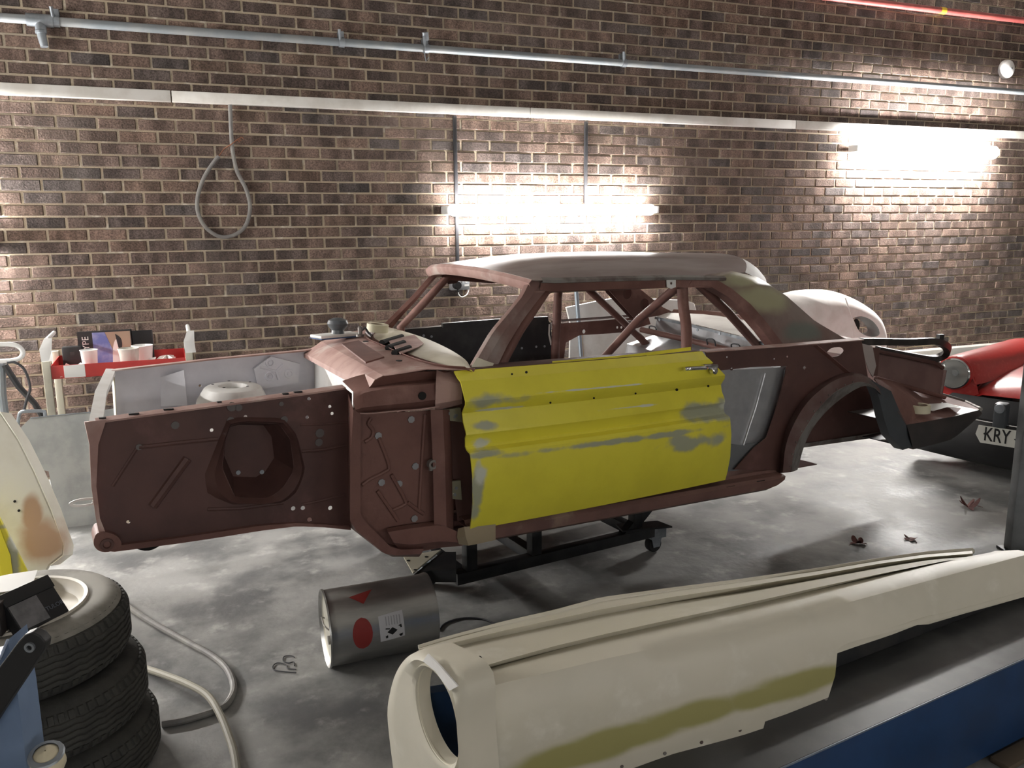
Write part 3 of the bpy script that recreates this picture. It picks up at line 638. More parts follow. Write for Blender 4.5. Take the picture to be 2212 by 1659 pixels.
fc = [A(p) for p in cl([(1296, 606), (1362, 608), (1402, 640), (1432, 664), (1458, 676), (1372, 690), (1340, 655)], 1.38)]
part('sail_panel', MB().poly(fc, [hole(1355, 634, 1.38, .034, 20), hole(1392, 657, 1.38, .034, 20)]), M_prim, sol=.004)
part('sail_outer', MB().poly([p+EV*.05 for p in fc]), M_primd)
# backlight panel corner joining roof to far pillar
ra = rows[-1]; 
# rear window frame base (tulip panel), from near to far
tb = [A(p) for p in (c(1835, 738, .16), c(1740, 715, .55), c(1640, 692, .9), c(1540, 676, 1.2), c(1455, 672, 1.4))]
tbr = rs(tb, 14); part('rear_screen_sill', MB().loft([[p+A([-.02, 0, -.012]) for p in tbr], [p+A([0, 0, .01]) for p in tbr], [p+A([.06, 0, .006]) for p in tbr]]), M_prim, sol=.003)
sh = [A(p) for p in (c(1700, 746, .2), c(1620, 728, .5), c(1540, 708, .85), c(1470, 692, 1.15), c(1425, 683, 1.38))]
shr = rs(sh, 14)
part('parcel_shelf', MB().loft([[p+A([-.02, 0, 0]) for p in shr], [a*.5+b*.5+EW*.006 for a, b in zip(shr, tbr)], [p+A([-.02, 0, -.01]) for p in tbr]]), mat('shelf_cream', (.74, .71, .66), .5, col2=(.62, .58, .54), scale=5), sol=.003)
# aluminium bulkhead under the shelf
bt = [p+A([-.02, 0, -.004]) for p in shr]
bkh = part('bulkhead', MB().loft([bt, [p+A([-.012, 0, -.11]) for p in bt]]), M_alu, sol=.003)
part('seat_bulkhead', MB().loft([[p+A([-.012, 0, -.11]) for p in bt], [p+A([-.22, 0, -.155]) for p in bt], [p+A([-.26, 0, -.36]) for p in bt], [p+A([-.40, 0, -.56]) for p in bt]]), M_alu, bkh, sol=.003)
part('bulkhead_flange', MB().loft([[p+A([-.015, 0, .002]) for p in bt], [p+A([-.018, 0, -.012]) for p in bt]]), M_galv, bkh, sol=.003)
for x, y in ((1383, 695), (1430, 706), (1556, 733), (1610, 744)):
    vv = float(np.interp(x, [1383, 1690], [1.3, .25])); p = A(c(x, y, vv))-A([.06, 0, 0])
    part('lift_handle', MB().tube(sm([p+A([0, .03, -.03]), p+A([-.01, .028, .0]), p+A([-.01, 0, .006]), p+A([-.01, -.028, 0]), p+A([0, -.03, -.03])], 4), .004, 8), M_cable, bkh)
for x, y in ((1522, 712), (1570, 720), (1675, 742), (1440, 690)):
    vv = float(np.interp(x, [1383, 1690], [1.3, .25])); part('bulkhead_bolt', MB().disc(A(c(x, y, vv))-A([.05, 0, 0]), (-1, 0, 0), .008, .004, 10), M_galv, bkh)
# rear side trim sheet seen through the quarter opening
st = [A(c(x, y, .085)) for x, y in ((1545, 800), (1625, 797), (1705, 792), (1690, 870), (1660, 965), (1610, 1000), (1545, 1010))]
sd = part('side_sheet', MB().poly(st), M_alu, sol=.003)
part('sheet_fold', MB().tube([A(c(1652, 806, .082)), A(c(1632, 880, .082)), A(c(1605, 962, .082))], .006, 8), M_alu, sd)
part('sheet_shadow', MB().poly([A(c(x, y, .078)) for x, y in ((1545, 955), (1600, 962), (1662, 950), (1650, 985), (1595, 1016), (1545, 1020))]), mat('shaded_sheet', (.20, .21, .22), .5, .4), sd, sol=.002)  # darker sheet standing in for the shadow low on the silver panel
part('latch_plate', MB().prism([A(p) for p in cl([(1695, 800), (1704, 795), (1703, 815), (1694, 820)], .07)], EV*.005), M_galv, sd)
# ---- near quarter
vq = .06
qo = cl([(1522, 760), (1700, 747), (1860, 734), (1868, 780), (1874, 815), (1840, 808), (1800, 817), (1765, 840), (1735, 870), (1713, 907), (1698, 947), (1690, 990), (1688, 1022), (1640, 1016), (1585, 1014), (1628, 967), (1655, 945), (1672, 895), (1688, 840), (1700, 790), (1620, 793), (1540, 802)], vq)
oval_h = sm(cl([(1783, 763), (1795, 752), (1815, 750), (1823, 758), (1812, 768), (1790, 771), (1783, 763)], vq), 3)[:-1]
qp = part('quarter_panel', MB().poly(qo, [oval_h, hole(1737, 794, vq, .012, 4), hole(1580, 797, vq, .007)]+[hole(x, y, vq, .005, 8) for x, y in ((1570, 771), (1672, 775), (1700, 770), (1769, 736+6), (1797, 741))]), M_primd, sol=.005)
part('quarter_flange', MB().loft([rs([A(p)-EV*.012 for p in cl([(1522, 760), (1700, 747), (1862, 734)], vq)], 12), rs([A(p)+EV*.03+EW*.004 for p in cl([(1522, 760), (1700, 747), (1862, 734)], vq)], 12)]), M_pink, qp, sol=.004)
part('quarter_brace', MB().loft([rs(cl([(1735, 745), (1790, 790), (1812, 812)], .09), 8), rs(cl([(1765, 745), (1812, 784), (1838, 806)], .04), 8)]), M_prim, qp, sol=.004)
# wheel arch: outer bulge, flange lip, skirt
Ao = [(1684, 1022), (1688, 965), (1703, 915), (1733, 865), (1775, 828), (1815, 808), (1850, 805), (1880, 818), (1898, 836)]
Ai = [(1708, 1020), (1719, 965), (1740, 925), (1766, 885), (1800, 850), (1832, 832), (1860, 825), (1884, 833), (1902, 850)]
Al = [(1722, 1015), (1737, 962), (1757, 922), (1785, 888), (1815, 862), (1845, 842), (1868, 833), (1889, 839), (1907, 856)]
def ar(L, v_): return rs(sm(cl(L, v_), 4), 30)
arch = part('wheel_arch', MB().loft([ar(Ao, .06), ar([(x*.7+X*.3, y*.7+Y*.3) for (x, y), (X, Y) in zip(Ao, Ai)], .0), ar(Ai, -.01)]), mat('arch_primer', (.10, .05, .044), .55, col2=(.15, .10, .088), scale=6, col3=(.05, .045, .045), scale3=3), sol=.003, ang=60)
part('arch_lip', MB().loft([ar(Ai, -.012), ar(Al, .02)]), M_bare, arch, sol=.003)
q = MB()
for i, p in enumerate(ar([(x*.12+X*.88, y*.12+Y*.88) for (x, y), (X, Y) in zip(Ao, Ai)], -.011)):
    if i % 2 and i < 22: q.disc(p, (0, -1, 0), .004, .003, 6)
part('spot_welds', q, M_bare, arch, kind='stuff')
sk = cl([(1884, 822), (1925, 845), (1945, 892), (1964, 925), (1972, 965), (1950, 972), (1922, 942), (1910, 905), (1900, 862)], .0)
part('quarter_skirt', MB().prism(sk, EV*.05), M_slate, arch)
# inner wheelhouse, tub over the wheel
wh = [A(p) for p in cl([(1690, 945), (1720, 880), (1790, 812), (1868, 812), (1915, 850), (1925, 932), (1720, 964)], .42)]
whp = part('wheelhouse', MB().poly(wh), M_primd, sol=.004)
ao3 = ar(Ao, .06); part('wheelhouse_tub', MB().loft([ao3, [A([p[0], .42, p[2]]) for p in ao3]]), M_primd, whp, sol=.003)
part('rear_rail', MB().loft([[A(c(1722, 960, .40)), A(c(1722, 968, .40)), A(c(1722, 968, .5))], [A(c(1925, 930, .40)), A(c(1925, 940, .40)), A(c(1925, 940, .5))]]), M_bare, whp, sol=.004)
# ---- tail
vt = .0
vtop = [(1958, 918), (2010, 910), (2060, 900), (2115, 886)]; vbot = [(1972, 970), (2015, 960), (2058, 948), (2112, 902)]
tv = part('rear_valance', MB().loft([rs([A(p)+EV*.35 for p in cl(vtop, vt)], 10), rs(cl(vtop, vt), 10), rs(cl([(1966, 945), (2012, 936), (2062, 925), (2122, 893)], vt-.015), 10), rs(cl(vbot, vt), 10), rs([A(p)+EV*.3 for p in cl(vbot, vt)], 10)]), mat('valance_black', (.03, .026, .026), .45, col2=(.05, .04, .038), scale=6), sol=.004, ang=50)
tf = [A(c(x, y, v_)) for x, y, v_ in ((1888, 818, .05), (1975, 835, .42), (2085, 868, .30), (2118, 884, .05), (2060, 900, .0), (1958, 918, .0), (1940, 890, .0))]
cen = sum(tf)/len(tf); cen_boot = cen-EW*.02
q = MB(); q.add([tuple(p) for p in tf]+[tuple(cen-EW*.02)], [(i, (i+1) % len(tf), len(tf)) for i in range(len(tf))]); ext = part('boot_floor_extension', q, M_prim, tv, sol=.003)
part('boot_floor_lip', MB().tube([tf[3], tf[2], tf[1]], .012, 8), M_bare, tv)
tp = [A(p) for p in cl([(1882, 752), (1965, 766), (2032, 783), (2038, 800), (2030, 852), (1895, 812)], .30)]
rp = part('rear_panel', MB().poly(tp), mat('tail_primer', (.20, .125, .11), .55, col2=(.155, .09, .08), scale=4), sol=.004)
part('rear_panel_roll', MB().tube([A(p) for p in cl([(1892, 818), (1960, 836), (2040, 858)], .27)], .013, 10), M_prim, rp)
part('rear_panel_rim', MB().tube([A(p)-EV*.0 for p in cl([(1884, 756), (1965, 772), (2020, 784), (2036, 795)], .27)], .012, 8), M_primd, rp)
gp = sm([c(1860, 738, .12), c(1900, 738, .12), c(1960, 739, .12), c(2015, 737, .12), c(2040, 745, .14), c(2047, 757, .2), c(2036, 769, .25), c(2012, 775, .28), c(1970, 769, .28), (c(1895, 755, .28))], 5)
gut = part('boot_gutter', MB().tube(gp, .017, 8, sq=True), mat('gutter_black', (.016, .014, .014), .35, col2=(.05, .04, .036), scale=12))
part('gutter_stop', MB().box(A(c(2030, 738, .14))-A([.02, .01, .0]), A(c(2030, 738, .14))+A([.02, .01, .04])), M_blackp, gut)
part('boot_side', MB().poly([A(p) for p in cl([(1862, 742), (1884, 748), (1892, 790), (1885, 815), (1876, 800), (1866, 770)], .08)]), mat('boot_side_light', (.36, .31, .29), .6), qp, sol=.004)
part('boot_stay', MB().poly([A(p) for p in cl([(1880, 750), (1900, 752), (1895, 812), (1882, 812)], .10)]), M_primd, qp, sol=.004)
fvl = [A([p[0], 1.55, p[2]]) for p in [A(x) for x in cl(vtop, 0)]]; 
part('rear_cross_panel', MB().loft([[A(c(2045, 800, .3)), A([A(c(2045, 800, .3))[0], 1.3, A(c(2045, 800, .3))[2]])], [A(c(2035, 855, .3)), A([A(c(2035, 855, .3))[0], 1.3, A(c(2035, 855, .3))[2]])]]), M_primd, sol=.004)
# ---- far side: black door and quarter belt
vd = 1.45
fd = part('door', MB().prism([A(p) for p in cl([(826, 716), (1005, 701), (1183, 690), (1190, 700), (1196, 800), (1100, 835), (980, 850), (826, 850)], vd)], EV*.05), M_blackp, label='black inner face of the far door')
part('door_rail', MB().tube([A(p) for p in cl([(955, 703), (1070, 694), (1182, 688)], vd)], .012, 4, sq=True), M_blackp, fd)
part('door_edge', MB().tube([A(p)-EV*.004 for p in cl([(1186, 700), (1185, 722), (1190, 745)], vd)], .005, 6), M_bwhite, fd)
for x, y in ((1127, 752), (1158, 749), (1176, 748), (1102, 757), (932, 727), (915, 725)): part('door_hole', MB().disc(A(c(x, y, vd)), (0, -1, 0), .007, .003, 8), M_galv, fd)
fq = cl([(1196, 700), (1290, 693), (1370, 686), (1400, 684), (1405, 700), (1345, 718), (1290, 722), (1252, 724), (1222, 740), (1215, 800), (1196, 810)], vd)
qf = part('quarter_panel', MB().poly(fq, [hole(1333, 707, vd, .008), hole(1342, 707, vd, .008), hole(1261, 719-3, vd, .012)]), M_prim, sol=.004)
part('quarter_flange', MB().loft([rs(cl([(1196, 692), (1300, 685), (1390, 678)], vd), 8), rs([A(p)+EV*.03 for p in cl([(1196, 697), (1300, 690), (1390, 683)], vd)], 8)]), M_primd, qf, sol=.004)
# ---- roll cage
def bar_(pts, r=.021): part('roll_bar', MB().tube(pts, r, 14), M_prim, cage)
cage = part('roll_cage', MB().tube(sm([A([1.2, .25, .03]), A(c(1483, 755, .25)), A(c(1476, 660, .25)), A(c(1472, 612, .25)), A([1.18, .32, .925]), A([1.18, .55, .94]), A([1.19, VC, .945]), A([1.2, 1.0, .94]), A([1.2, 1.23, .90]), A(c(1207, 625, 1.3)), A(c(1203, 690, 1.3)), A(c(1199, 770, 1.3)), A([1.2, 1.3, .03])], 5), .024, 14), M_prim)
bar_([A([1.19, .29, .905]), A(c(1380, 690, .78)), A(c(1305, 772, 1.1)), A([1.2, 1.28, .3])])
bar_([A(c(1502, 607, .27)), A(c(1570, 672, .33)), A(c(1640, 750, .40))])
bar_([A(c(1258, 612, 1.26)), A(c(1320, 670, 1.26)), A(c(1385, 732, 1.26)), A(c(1420, 770, 1.26))])
bar_([A(c(1385, 712, 1.2)), A(c(1480, 733, .9)), A(c(1690, 784, .3))], .016)
bar_([A([.10, .17, .03]), A(c(1078, 795, .17)), A(c(1120, 715, .2)), A(c(1178, 628, .25)), A([.5, .28, .90]), A([.85, .28, .905]), A([1.15, .3, .91])])
bar_([A([.30, 1.36, .05]), A(c(866, 706, 1.37)), A(c(915, 655, 1.34)), A(c(968, 597, 1.28)), A([.75, 1.24, .88]), A([1.18, 1.22, .89])])
part('cage_gusset', MB().poly([A(p) for p in cl([(958, 596), (1000, 596), (985, 612), (968, 614)], 1.29)]), M_primd, cage, sol=.006)
# ---- yellow door
M_yelp = mat('yellow_paint', (.80, .72, .06), .38, col2=(.74, .66, .055), scale=4)
fE = [A(p) for p in cl([(990, 806), (984, 828), (990, 868), (993, 893), (995, 915), (997, 940), (1000, 975), (1004, 1040), (1014, 1143)], .0)]
ztop, zbot = .615, .057
prof = [(.0, .035), (.035, .008), (.05, -.012), (.165, -.040), (.19, -.036), (.245, -.008), (.30, -.010), (.355, -.026), (.375, -.028), (.40, -.018), (.455, -.014), (.472, -.022), (.485, -.046), (.50, -.052), (.62, -.056), (.80, -.044), (.93, -.022), (1.0, -.006)]
ft_, fb_ = A(c(990, 806, 0)), A(c(1013, 1143, 0)); rt_, rb_ = A(c(1527, 762, 0)), A(c(1550, 1050, 0))
rows = []
for k, v_ in prof:
    a = ft_+(fb_-ft_)*k; b = rt_+(rb_-rt_)*(k*.955+.0)
    if k > .10: b = b+EU*(.055-.03*max(0, k-.5))
    elif k > .05: b = b+EU*.01
    wv = .006*math.sin(k*18)
    rows.append([a+(b-a)*t2+EV*(v_*(1 if t2 < .97 else .9)-.012*math.sin(math.pi*t2)) for t2 in np.linspace(0, 1, 30)])
m_d = patches(M_yelp, [(.06, 0, .53, .15, .4, .035), (.04, 0, .44, .07, .4, .02), (.02, 0, .345, .09, .4, .018), (.62, 0, .332, .6, .4, .016), (1.12, 0, .40, .20, .4, .055), (1.02, 0, .287, .26, .4, .042), (.95, 0, .27, .12, .4, .035), (.0, 0, .22, .03, .4, .12)], (.38, .39, .27), .55, .95, 11.)
m_d = patches(m_d, [(.03, 0, .375, .05, .4, .025), (1.19, 0, .42, .05, .4, .03), (.01, 0, .28, .03, .4, .06), (.10, 0, .495, .12, .4, .007), (.7, 0, .452, .15, .4, .006), (.5, 0, .545, .3, .4, .004)], (.62, .64, .54), .6, 1.0, 16.)
dr = part('door', MB().loft(rows), m_d, sol=.006, off=0, ang=28, label='yellow near door with grey green filler patches')
part('door_shell', MB().loft([[p+EV*.012 for p in rows[0]], [p+A([0, .10, 0]) for p in rows[0]], [p+A([0, .10, 0]) for p in rows[-1]], [p+EV*.01 for p in rows[-1]]]), M_primd, dr, sol=.004)
part('window_lip', MB().loft([rs(cl([(1193, 788), (1350, 774), (1492, 757)], .04), 8), rs(cl([(1193, 781), (1350, 768), (1492, 750)], .04), 8), rs(cl([(1193, 781), (1350, 768), (1492, 750)], .06), 8)]), M_yelp, dr, sol=.003)
hb = A(c(1500, 797, -.06)); hm = part('door_handle', MB().tube(sm([A(c(1478, 798, -.045)), A(c(1482, 797, -.07)), A(c(1500, 796, -.078)), A(c(1522, 795, -.075)), A(c(1530, 794, -.05))], 4), [.008]*17, 10), M_chrome, dr)
part('handle_escutcheon', MB().box(A(c(1520, 794, -.05))-A([.0, .012, .009]), A(c(1548, 790, -.05))+A([.0, .02, .009]), .006), M_chrome, dr)
part('push_button', MB().lathe([(.014, .0), (.014, -.02), (.009, -.024), (.001, -.024)], A(c(1538, 800, -.05)), (0, 1, 0), 16), M_chrome, dr)
for x, y, r in ((1106, 808, .004), (1137, 804, .005), (1189, 870, .004), (1283, 860, .004), (1373, 850, .004), (1462, 842, .006), (1530, 834, .005)): 
    p = A(c(x, y, -.035)); dd = A([CF.loc(EYE)[0]-p[0], CF.loc(EYE)[1]-p[1], CF.loc(EYE)[2]-p[2]]); part('trim_hole', MB().disc(p, dd, r, .002, 8), M_void, dr)

# ================================================================== ON AND AROUND THE CAR
M_tape = mat('masking_tape', (.70, .66, .48), .55)
M_paper = mat('paper', (.80, .79, .76), .7)
def tape_roll(o, R, r, hgt, lab, ax=(0, 0, 1)):
    t = thing('tape_roll', Frame(o), lab, 'tape')
    obj('tape', MB().lathe([(r, 0), (R, 0), (R, hgt), (r, hgt), (r, 0)], (0, 0, 0), ax, 28), M_tape, t)
    obj('core', MB().lathe([(r-.003, .001), (r-.0005, .001), (r-.0005, hgt-.001), (r-.003, hgt-.001), (r-.003, .001)], (0, 0, 0), ax, 28), mat('card_core', (.35, .3, .22), .8), t)
    return t
p = CF.world(A(cw(815, 716, .64))+A([0, 0, .0])); tape_roll(p, .052, .036, .036, 'roll of masking tape on the dashboard beside the far screen pillar', ax=(.12, -.05, 1))
p = CF.world(A([cen_boot[0]-.16, cen_boot[1]-.05, cen_boot[2]+.0])); tape_roll(p, .055, .04, .04, 'roll of masking tape lying in the boot floor behind the wheel arch')
pc = cen_boot+A([.06, -.02, .012])
tag(obj('paper_sheet', MB().loft([[(-.1, -.05, .0), (0, -.05, .012), (.11, -.04, 0)], [(-.1, .05, 0), (0, .06, .008), (.12, .05, .004)]]), M_paper, None, Frame(CF.world(pc-EW*.012)), sol=.001), 'crumpled sheet of paper in the boot floor beside the tape roll', 'paper')
# sanding block
p = CF.world(A(cw(726, 727, .632)))
t = thing('sanding_block', Frame(p, eu+ev*.3, ev), 'white sanding block with rounded grey handle on the cowl', 'sanding block')
obj('base', MB().box((-.11, -.045, 0), (.11, .045, .014), .004), M_bwhite, t)
obj('abrasive', MB().box((-.11, -.047, -.004), (.09, .047, 0)), mat('blue_abrasive', (.05, .09, .2), .8), t)
obj('handle', MB().lathe([(.03, .014), (.028, .03), (.042, .045), (.048, .06), (.042, .075), (.022, .084), (.001, .086)], (.01, 0, 0), (0, 0, 1), 20), mat('grey_grip', (.09, .1, .11), .4), t)
p = CF.world(A(cw(778, 727, .66)))
t = thing('wiper_linkage', Frame(p, eu, ev), 'small rusty wiper spindle and clip on the cowl edge', 'car part')
obj('spindle', MB().lathe([(.018, 0), (.018, .01), (.010, .012), (.010, .04), (.005, .045), (.001, .046)], (0, 0, 0), (0, 0, 1), 14), M_bare, t)
obj('clip', MB().tube([(0, 0, .02), (.03, .02, .035), (.05, .03, .01), (.06, .02, 0)], .005, 8), M_cable, t)

# ---- dolly under the shell
M_dol = mat('dolly_black', (.014, .015, .017), .5, col2=(.03, .03, .03), scale=8)
DF = Frame((CF.o[0], CF.o[1], 0), (eu[0], eu[1], 0), (ev[0], ev[1], 0))
def dz(x, y, z): return A(DF.Z(x, y, z))
dol = thing('body_dolly', DF, 'black box section steel dolly on castors carrying the car shell', 'dolly')
r0, r1 = dz(975, 1240, .14), dz(1412, 1168, .14)
yA, yB = (r0[1]+r1[1])/2, 1.12
for y_ in (yA, yB): obj('long_rail', MB().box((r0[0]-.02, y_-.025, .13), (r1[0]+.05, y_+.025, .18), .003), M_dol, dol)
for x_ in (r0[0]+.02, (r0[0]+r1[0])/2-.1, r1[0]-.02): obj('cross_rail', MB().box((x_-.025, yA+.026, .131), (x_+.025, yB-.026, .179), .003), M_dol, dol)
for x_ in (r0[0]+.05, (r0[0]+r1[0])/2-.12, r1[0]-.05):
    for y_ in (yA, yB):
        topz = CF.world((x_, y_, -.0))[2]-.0
        obj('upright', MB().box((x_-.025, y_-.024, .181), (x_+.025, y_+.024, topz+.012), .003), M_dol, dol)
for y_ in (yA, yB):
    obj('diagonal_arm', MB().tube([A([r1[0]-.12, y_, .16]), A([r1[0]+.16, y_-.0, CF.world((r1[0]+.16, y_, 0))[2]-.02])], .022, sq=True), M_dol, dol)
obj('top_cross', MB().box((r1[0]+.02, yA-.1, .36), (r1[0]+.09, yB+.1, .42), .003), M_dol, dol)
cor = [dz(1345, 1150, .19), dz(1452, 1140, .19), dz(1420, 1128, .19), dz(1330, 1135, .19)]
obj('corner_plate', MB().prism(cor, (0, 0, .008)), M_dol, dol)
hp = [dz(872, 1205, .26), dz(952, 1190, .26), dz(892, 1240, .26)]
obj('perforated_plate', MB().prism(hp, (0, 0, .006)), M_cream, dol)
for x, y in ((882, 1211), (921, 1203), (897, 1231)): obj('plate_hole', MB().disc(dz(x, y, .267), (0, 0, 1), .007, .001, 10), M_void, dol)
obj('plate_arm', MB().prism([dz(893, 1242, .258), dz(955, 1192, .258), dz(985, 1192, .258), dz(985, 1232, .258), dz(930, 1232, .258)], (0, 0, -.05)), M_dol, dol)
for (x_, y_) in ((dz(925, 1265, 0)[0], dz(925, 1265, 0)[1]), (dz(1410, 1190, 0)[0], dz(1410, 1190, 0)[1]), (dz(925, 1265, 0)[0], 1.15), (dz(1410, 1190, 0)[0], 1.15)):
    cas = obj('castor', MB().prism([(x_-.03, y_-.03, .08), (x_+.03, y_-.03, .08), (x_+.02, y_-.03, .03), (x_-.02, y_-.03, .03)], (0, .006, 0)).prism([(x_-.03, y_+.024, .08), (x_+.03, y_+.024, .08), (x_+.02, y_+.024, .03), (x_-.02, y_+.024, .03)], (0, .006, 0)).box((x_-.045, y_-.045, .08), (x_+.045, y_+.045, .13)), M_galv, dol)
    obj('castor_wheel', MB().lathe([(.02, -.018), (.036, -.02), (.04, -.014), (.04, .014), (.036, .02), (.02, .018)], (x_, y_, .04), (0, 1, 0), 20, caps=True), M_black, cas)

# ---- solvent drum lying on the floor
a, b = floor_at(700, 1447), floor_at(946, 1398)
ax = A([b[0]-a[0], b[1]-a[1], 0]); Ld = .40; ax /= np.linalg.norm(ax); R_ = .138
nrm = A([-ax[1], ax[0], 0])
fr = Frame((a[0]+nrm[0]*.04+ax[0]*.015, a[1]+nrm[1]*.04+ax[1]*.015, 0), ax, nrm)
M_tin = mat('tin_plate', (.52, .52, .50), .3, .9, col2=(.40, .40, .39), scale=3, rough2=.42, stretch=(1, 4, 4))
t = thing('solvent_drum', fr, 'silver tin drum lying on its side with red and white hazard labels', 'drum')
cz = (0, 0, R_+.004)
obj('shell', MB().lathe([(R_-.006, .012), (R_+.003, .0), (R_+.004, .006), (R_, .012), (R_, .03), (R_, Ld-.03), (R_+.001, Ld-.02), (R_+.004, Ld-.006), (R_+.003, Ld), (R_-.006, Ld-.008), (.001, Ld-.008)], cz, (1, 0, 0), 48), M_tin, t)
lid = obj('lid', MB().lathe([(R_-.006, .012), (R_-.01, .016), (.001, .016)], cz, (1, 0, 0), 40), mat('drum_end', (.62, .60, .52), .45, .2, col2=(.5, .47, .38), scale=6), t)
obj('bail_handle', MB().tube(sm([(.008, .05, R_+.02), (-.004, .03, R_+.035), (-.006, 0, R_+.04), (-.004, -.03, R_+.03), (.008, -.05, R_+.02)], 4), .003, 6), M_bare, lid)
obj('filler_cap', MB().lathe([(.016, .015), (.016, .004), (.001, .003)], (0, -.05, R_-.02), (1, 0, 0), 14), M_bare, lid)
def drum_pt(h, th, r=R_+.0012): return A([h, -r*math.sin(th), cz[2]+r*math.cos(th)])
def on_drum(name, poly, m, par=t, r=R_+.0012):
    """poly in (h,theta) subdivided onto the shell"""
    hs_ = [p[0] for p in poly]; c0 = A(poly).mean(0); q = MB(); rings = []
    P = rs([(*p, 0) for p in list(poly)+[poly[0]]], 41)
    for k in np.linspace(0.001, 1, 8): rings.append([drum_pt(c0[0]+(p[0]-c0[0])*k, c0[1]+(p[1]-c0[1])*k, r) for p in P])
    return obj(name, q.loft(rings), m, par)
M_lab = mat('label_white', (.72, .72, .74), .5); M_labr = mat('label_red', (.33, .035, .03), .5); M_ink = mat('ink_black', (.012, .012, .013), .6)
on_drum('oval_label', [(.115+.036*math.cos(k*.314), 1.42+.42*math.sin(k*.314)) for k in range(20)], M_labr)
on_drum('triangle_label', [(.085, .38), (.175, .22), (.132, .66)], M_labr)
lw_ = on_drum('hazard_label', [(.175, 1.05), (.265, .98), (.268, 1.68), (.178, 1.74)], M_lab)
on_drum('hazard_diamond', [(.223, 1.38), (.241, 1.47), (.222, 1.58), (.203, 1.49)], M_ink, lw_, R_+.0022)
for k, pl_ in enumerate((((.198, 1.38), (.214, 1.40), (.213, 1.425), (.197, 1.41)), ((.244, 1.36), (.256, 1.33), (.258, 1.42), (.252, 1.42), (.25, 1.38)), ((.246, 1.6), (.26, 1.57), (.258, 1.65), (.25, 1.66)), ((.196, 1.60), (.205, 1.57), (.206, 1.64), (.199, 1.66)))):
    on_drum('hazard_mark', pl_, M_ink, lw_, R_+.0022)
for k in range(6): on_drum('print_line', [(.20+k*.01, 1.08), (.2035+k*.01, 1.08), (.2035+k*.01, 1.32), (.20+k*.01, 1.32)], mat('print_grey', (.45, .45, .47), .6), lw_, R_+.0020)

# ---- hoses and wires on the floor
def fl_(pts, z): return [A(floor_at(x, y, z)) for x, y in pts]
def hose(name, pts, r, m, lab, cat, lift=0.):
    P = sm(fl_(pts, r), 8); P = [p+EW*(lift*max(0, 1-(np.linalg.norm(p-A(floor_at(458, 1528)))/.4)**2)) for p in P]; o0 = P[0].copy(); o0[2] = 0
    return tag(obj(name, MB().tube([p-o0 for p in P], r, 10), m, None, Frame(o0)), lab, cat)
hose('air_hose', [(225, 1278), (262, 1300), (320, 1340), (400, 1385), (455, 1415), (490, 1445), (505, 1485), (492, 1518), (465, 1535), (400, 1555), (350, 1564)], .012, M_greycable, 'grey air hose curling out from behind the tyre stack', 'hose')
hose('air_hose', [(255, 1412), (290, 1432), (350, 1462), (410, 1492), (450, 1518), (475, 1555), (495, 1600), (508, 1640), (515, 1700)], .0125, mat('pale_hose', (.34, .32, .26), .6), 'pale dusty air hose crossing over the grey one', 'hose', lift=.026)
wq = thing('wire_hook', Frame(floor_at(615, 1445)), 'bent wire hook lying on the floor in front of the drum', 'wire')
o0 = A(floor_at(615, 1445))
obj('large_loop', MB().tube([p-o0 for p in sm(fl_([(640, 1453), (615, 1451), (592, 1447), (590, 1438), (600, 1432), (618, 1436), (622, 1444), (640, 1446)], .004), 4)], .0022, 6), M_cable, wq)
obj('small_loop', MB().tube([p-o0 for p in sm(fl_([(636, 1420), (630, 1417), (614, 1418), (612, 1428), (624, 1432), (634, 1430), (636, 1438)], .004), 4)], .0022, 6), M_cable, wq)
M_ring = M_cable
hose('wire_ring', [(948, 1362), (960, 1348), (985, 1338), (1015, 1335), (1045, 1338), (1070, 1348), (1085, 1360)], .004, M_cable, 'thin black wire arc on the floor beside the drum', 'wire')
# dry leaves
M_leaf = mat('red_leaf', (.10, .035, .03), .7, col2=(.16, .06, .05), scale=30)
for i, (x, y, lab, rz, big) in enumerate(((1853, 1175, 'curled dark red leaf on the floor nearest the car tail', .3, 1.), (1966, 1166, 'small crumpled red leaf on the floor between two others', 1.7, .8), (2092, 1097, 'upright dry red leaf on the floor by the grey post', 2.9, 1.3))):
    t = thing('dry_leaf', Frame(floor_at(x, y), (math.cos(rz), math.sin(rz), 0), (-math.sin(rz), math.cos(rz), 0)), lab, 'leaf', 'dry leaves on the floor')
    lobes = []
    for k in range(40):
        th = 2*math.pi*k/40; r = (.022+.02*abs(math.cos(2.5*th)))*big
        lobes.append(A([r*math.cos(th), r*math.sin(th), .003+.03*big*(.5+.5*math.sin(th*2+i))*(r/.04)**2]))
    q = MB(); ce = A([0, 0, .004]); q.loft([[ce+(p-ce)*k for p in lobes+[lobes[0]]] for k in (.02, .4, .75, 1)]); obj('blade', q, M_leaf, t, sol=.0008)
    obj('stalk', MB().tube(sm([(0, 0, .004), (-.03*big, .005, .012), (-.06*big, .015, .004)], 4), .0015, 6), M_leaf, t)

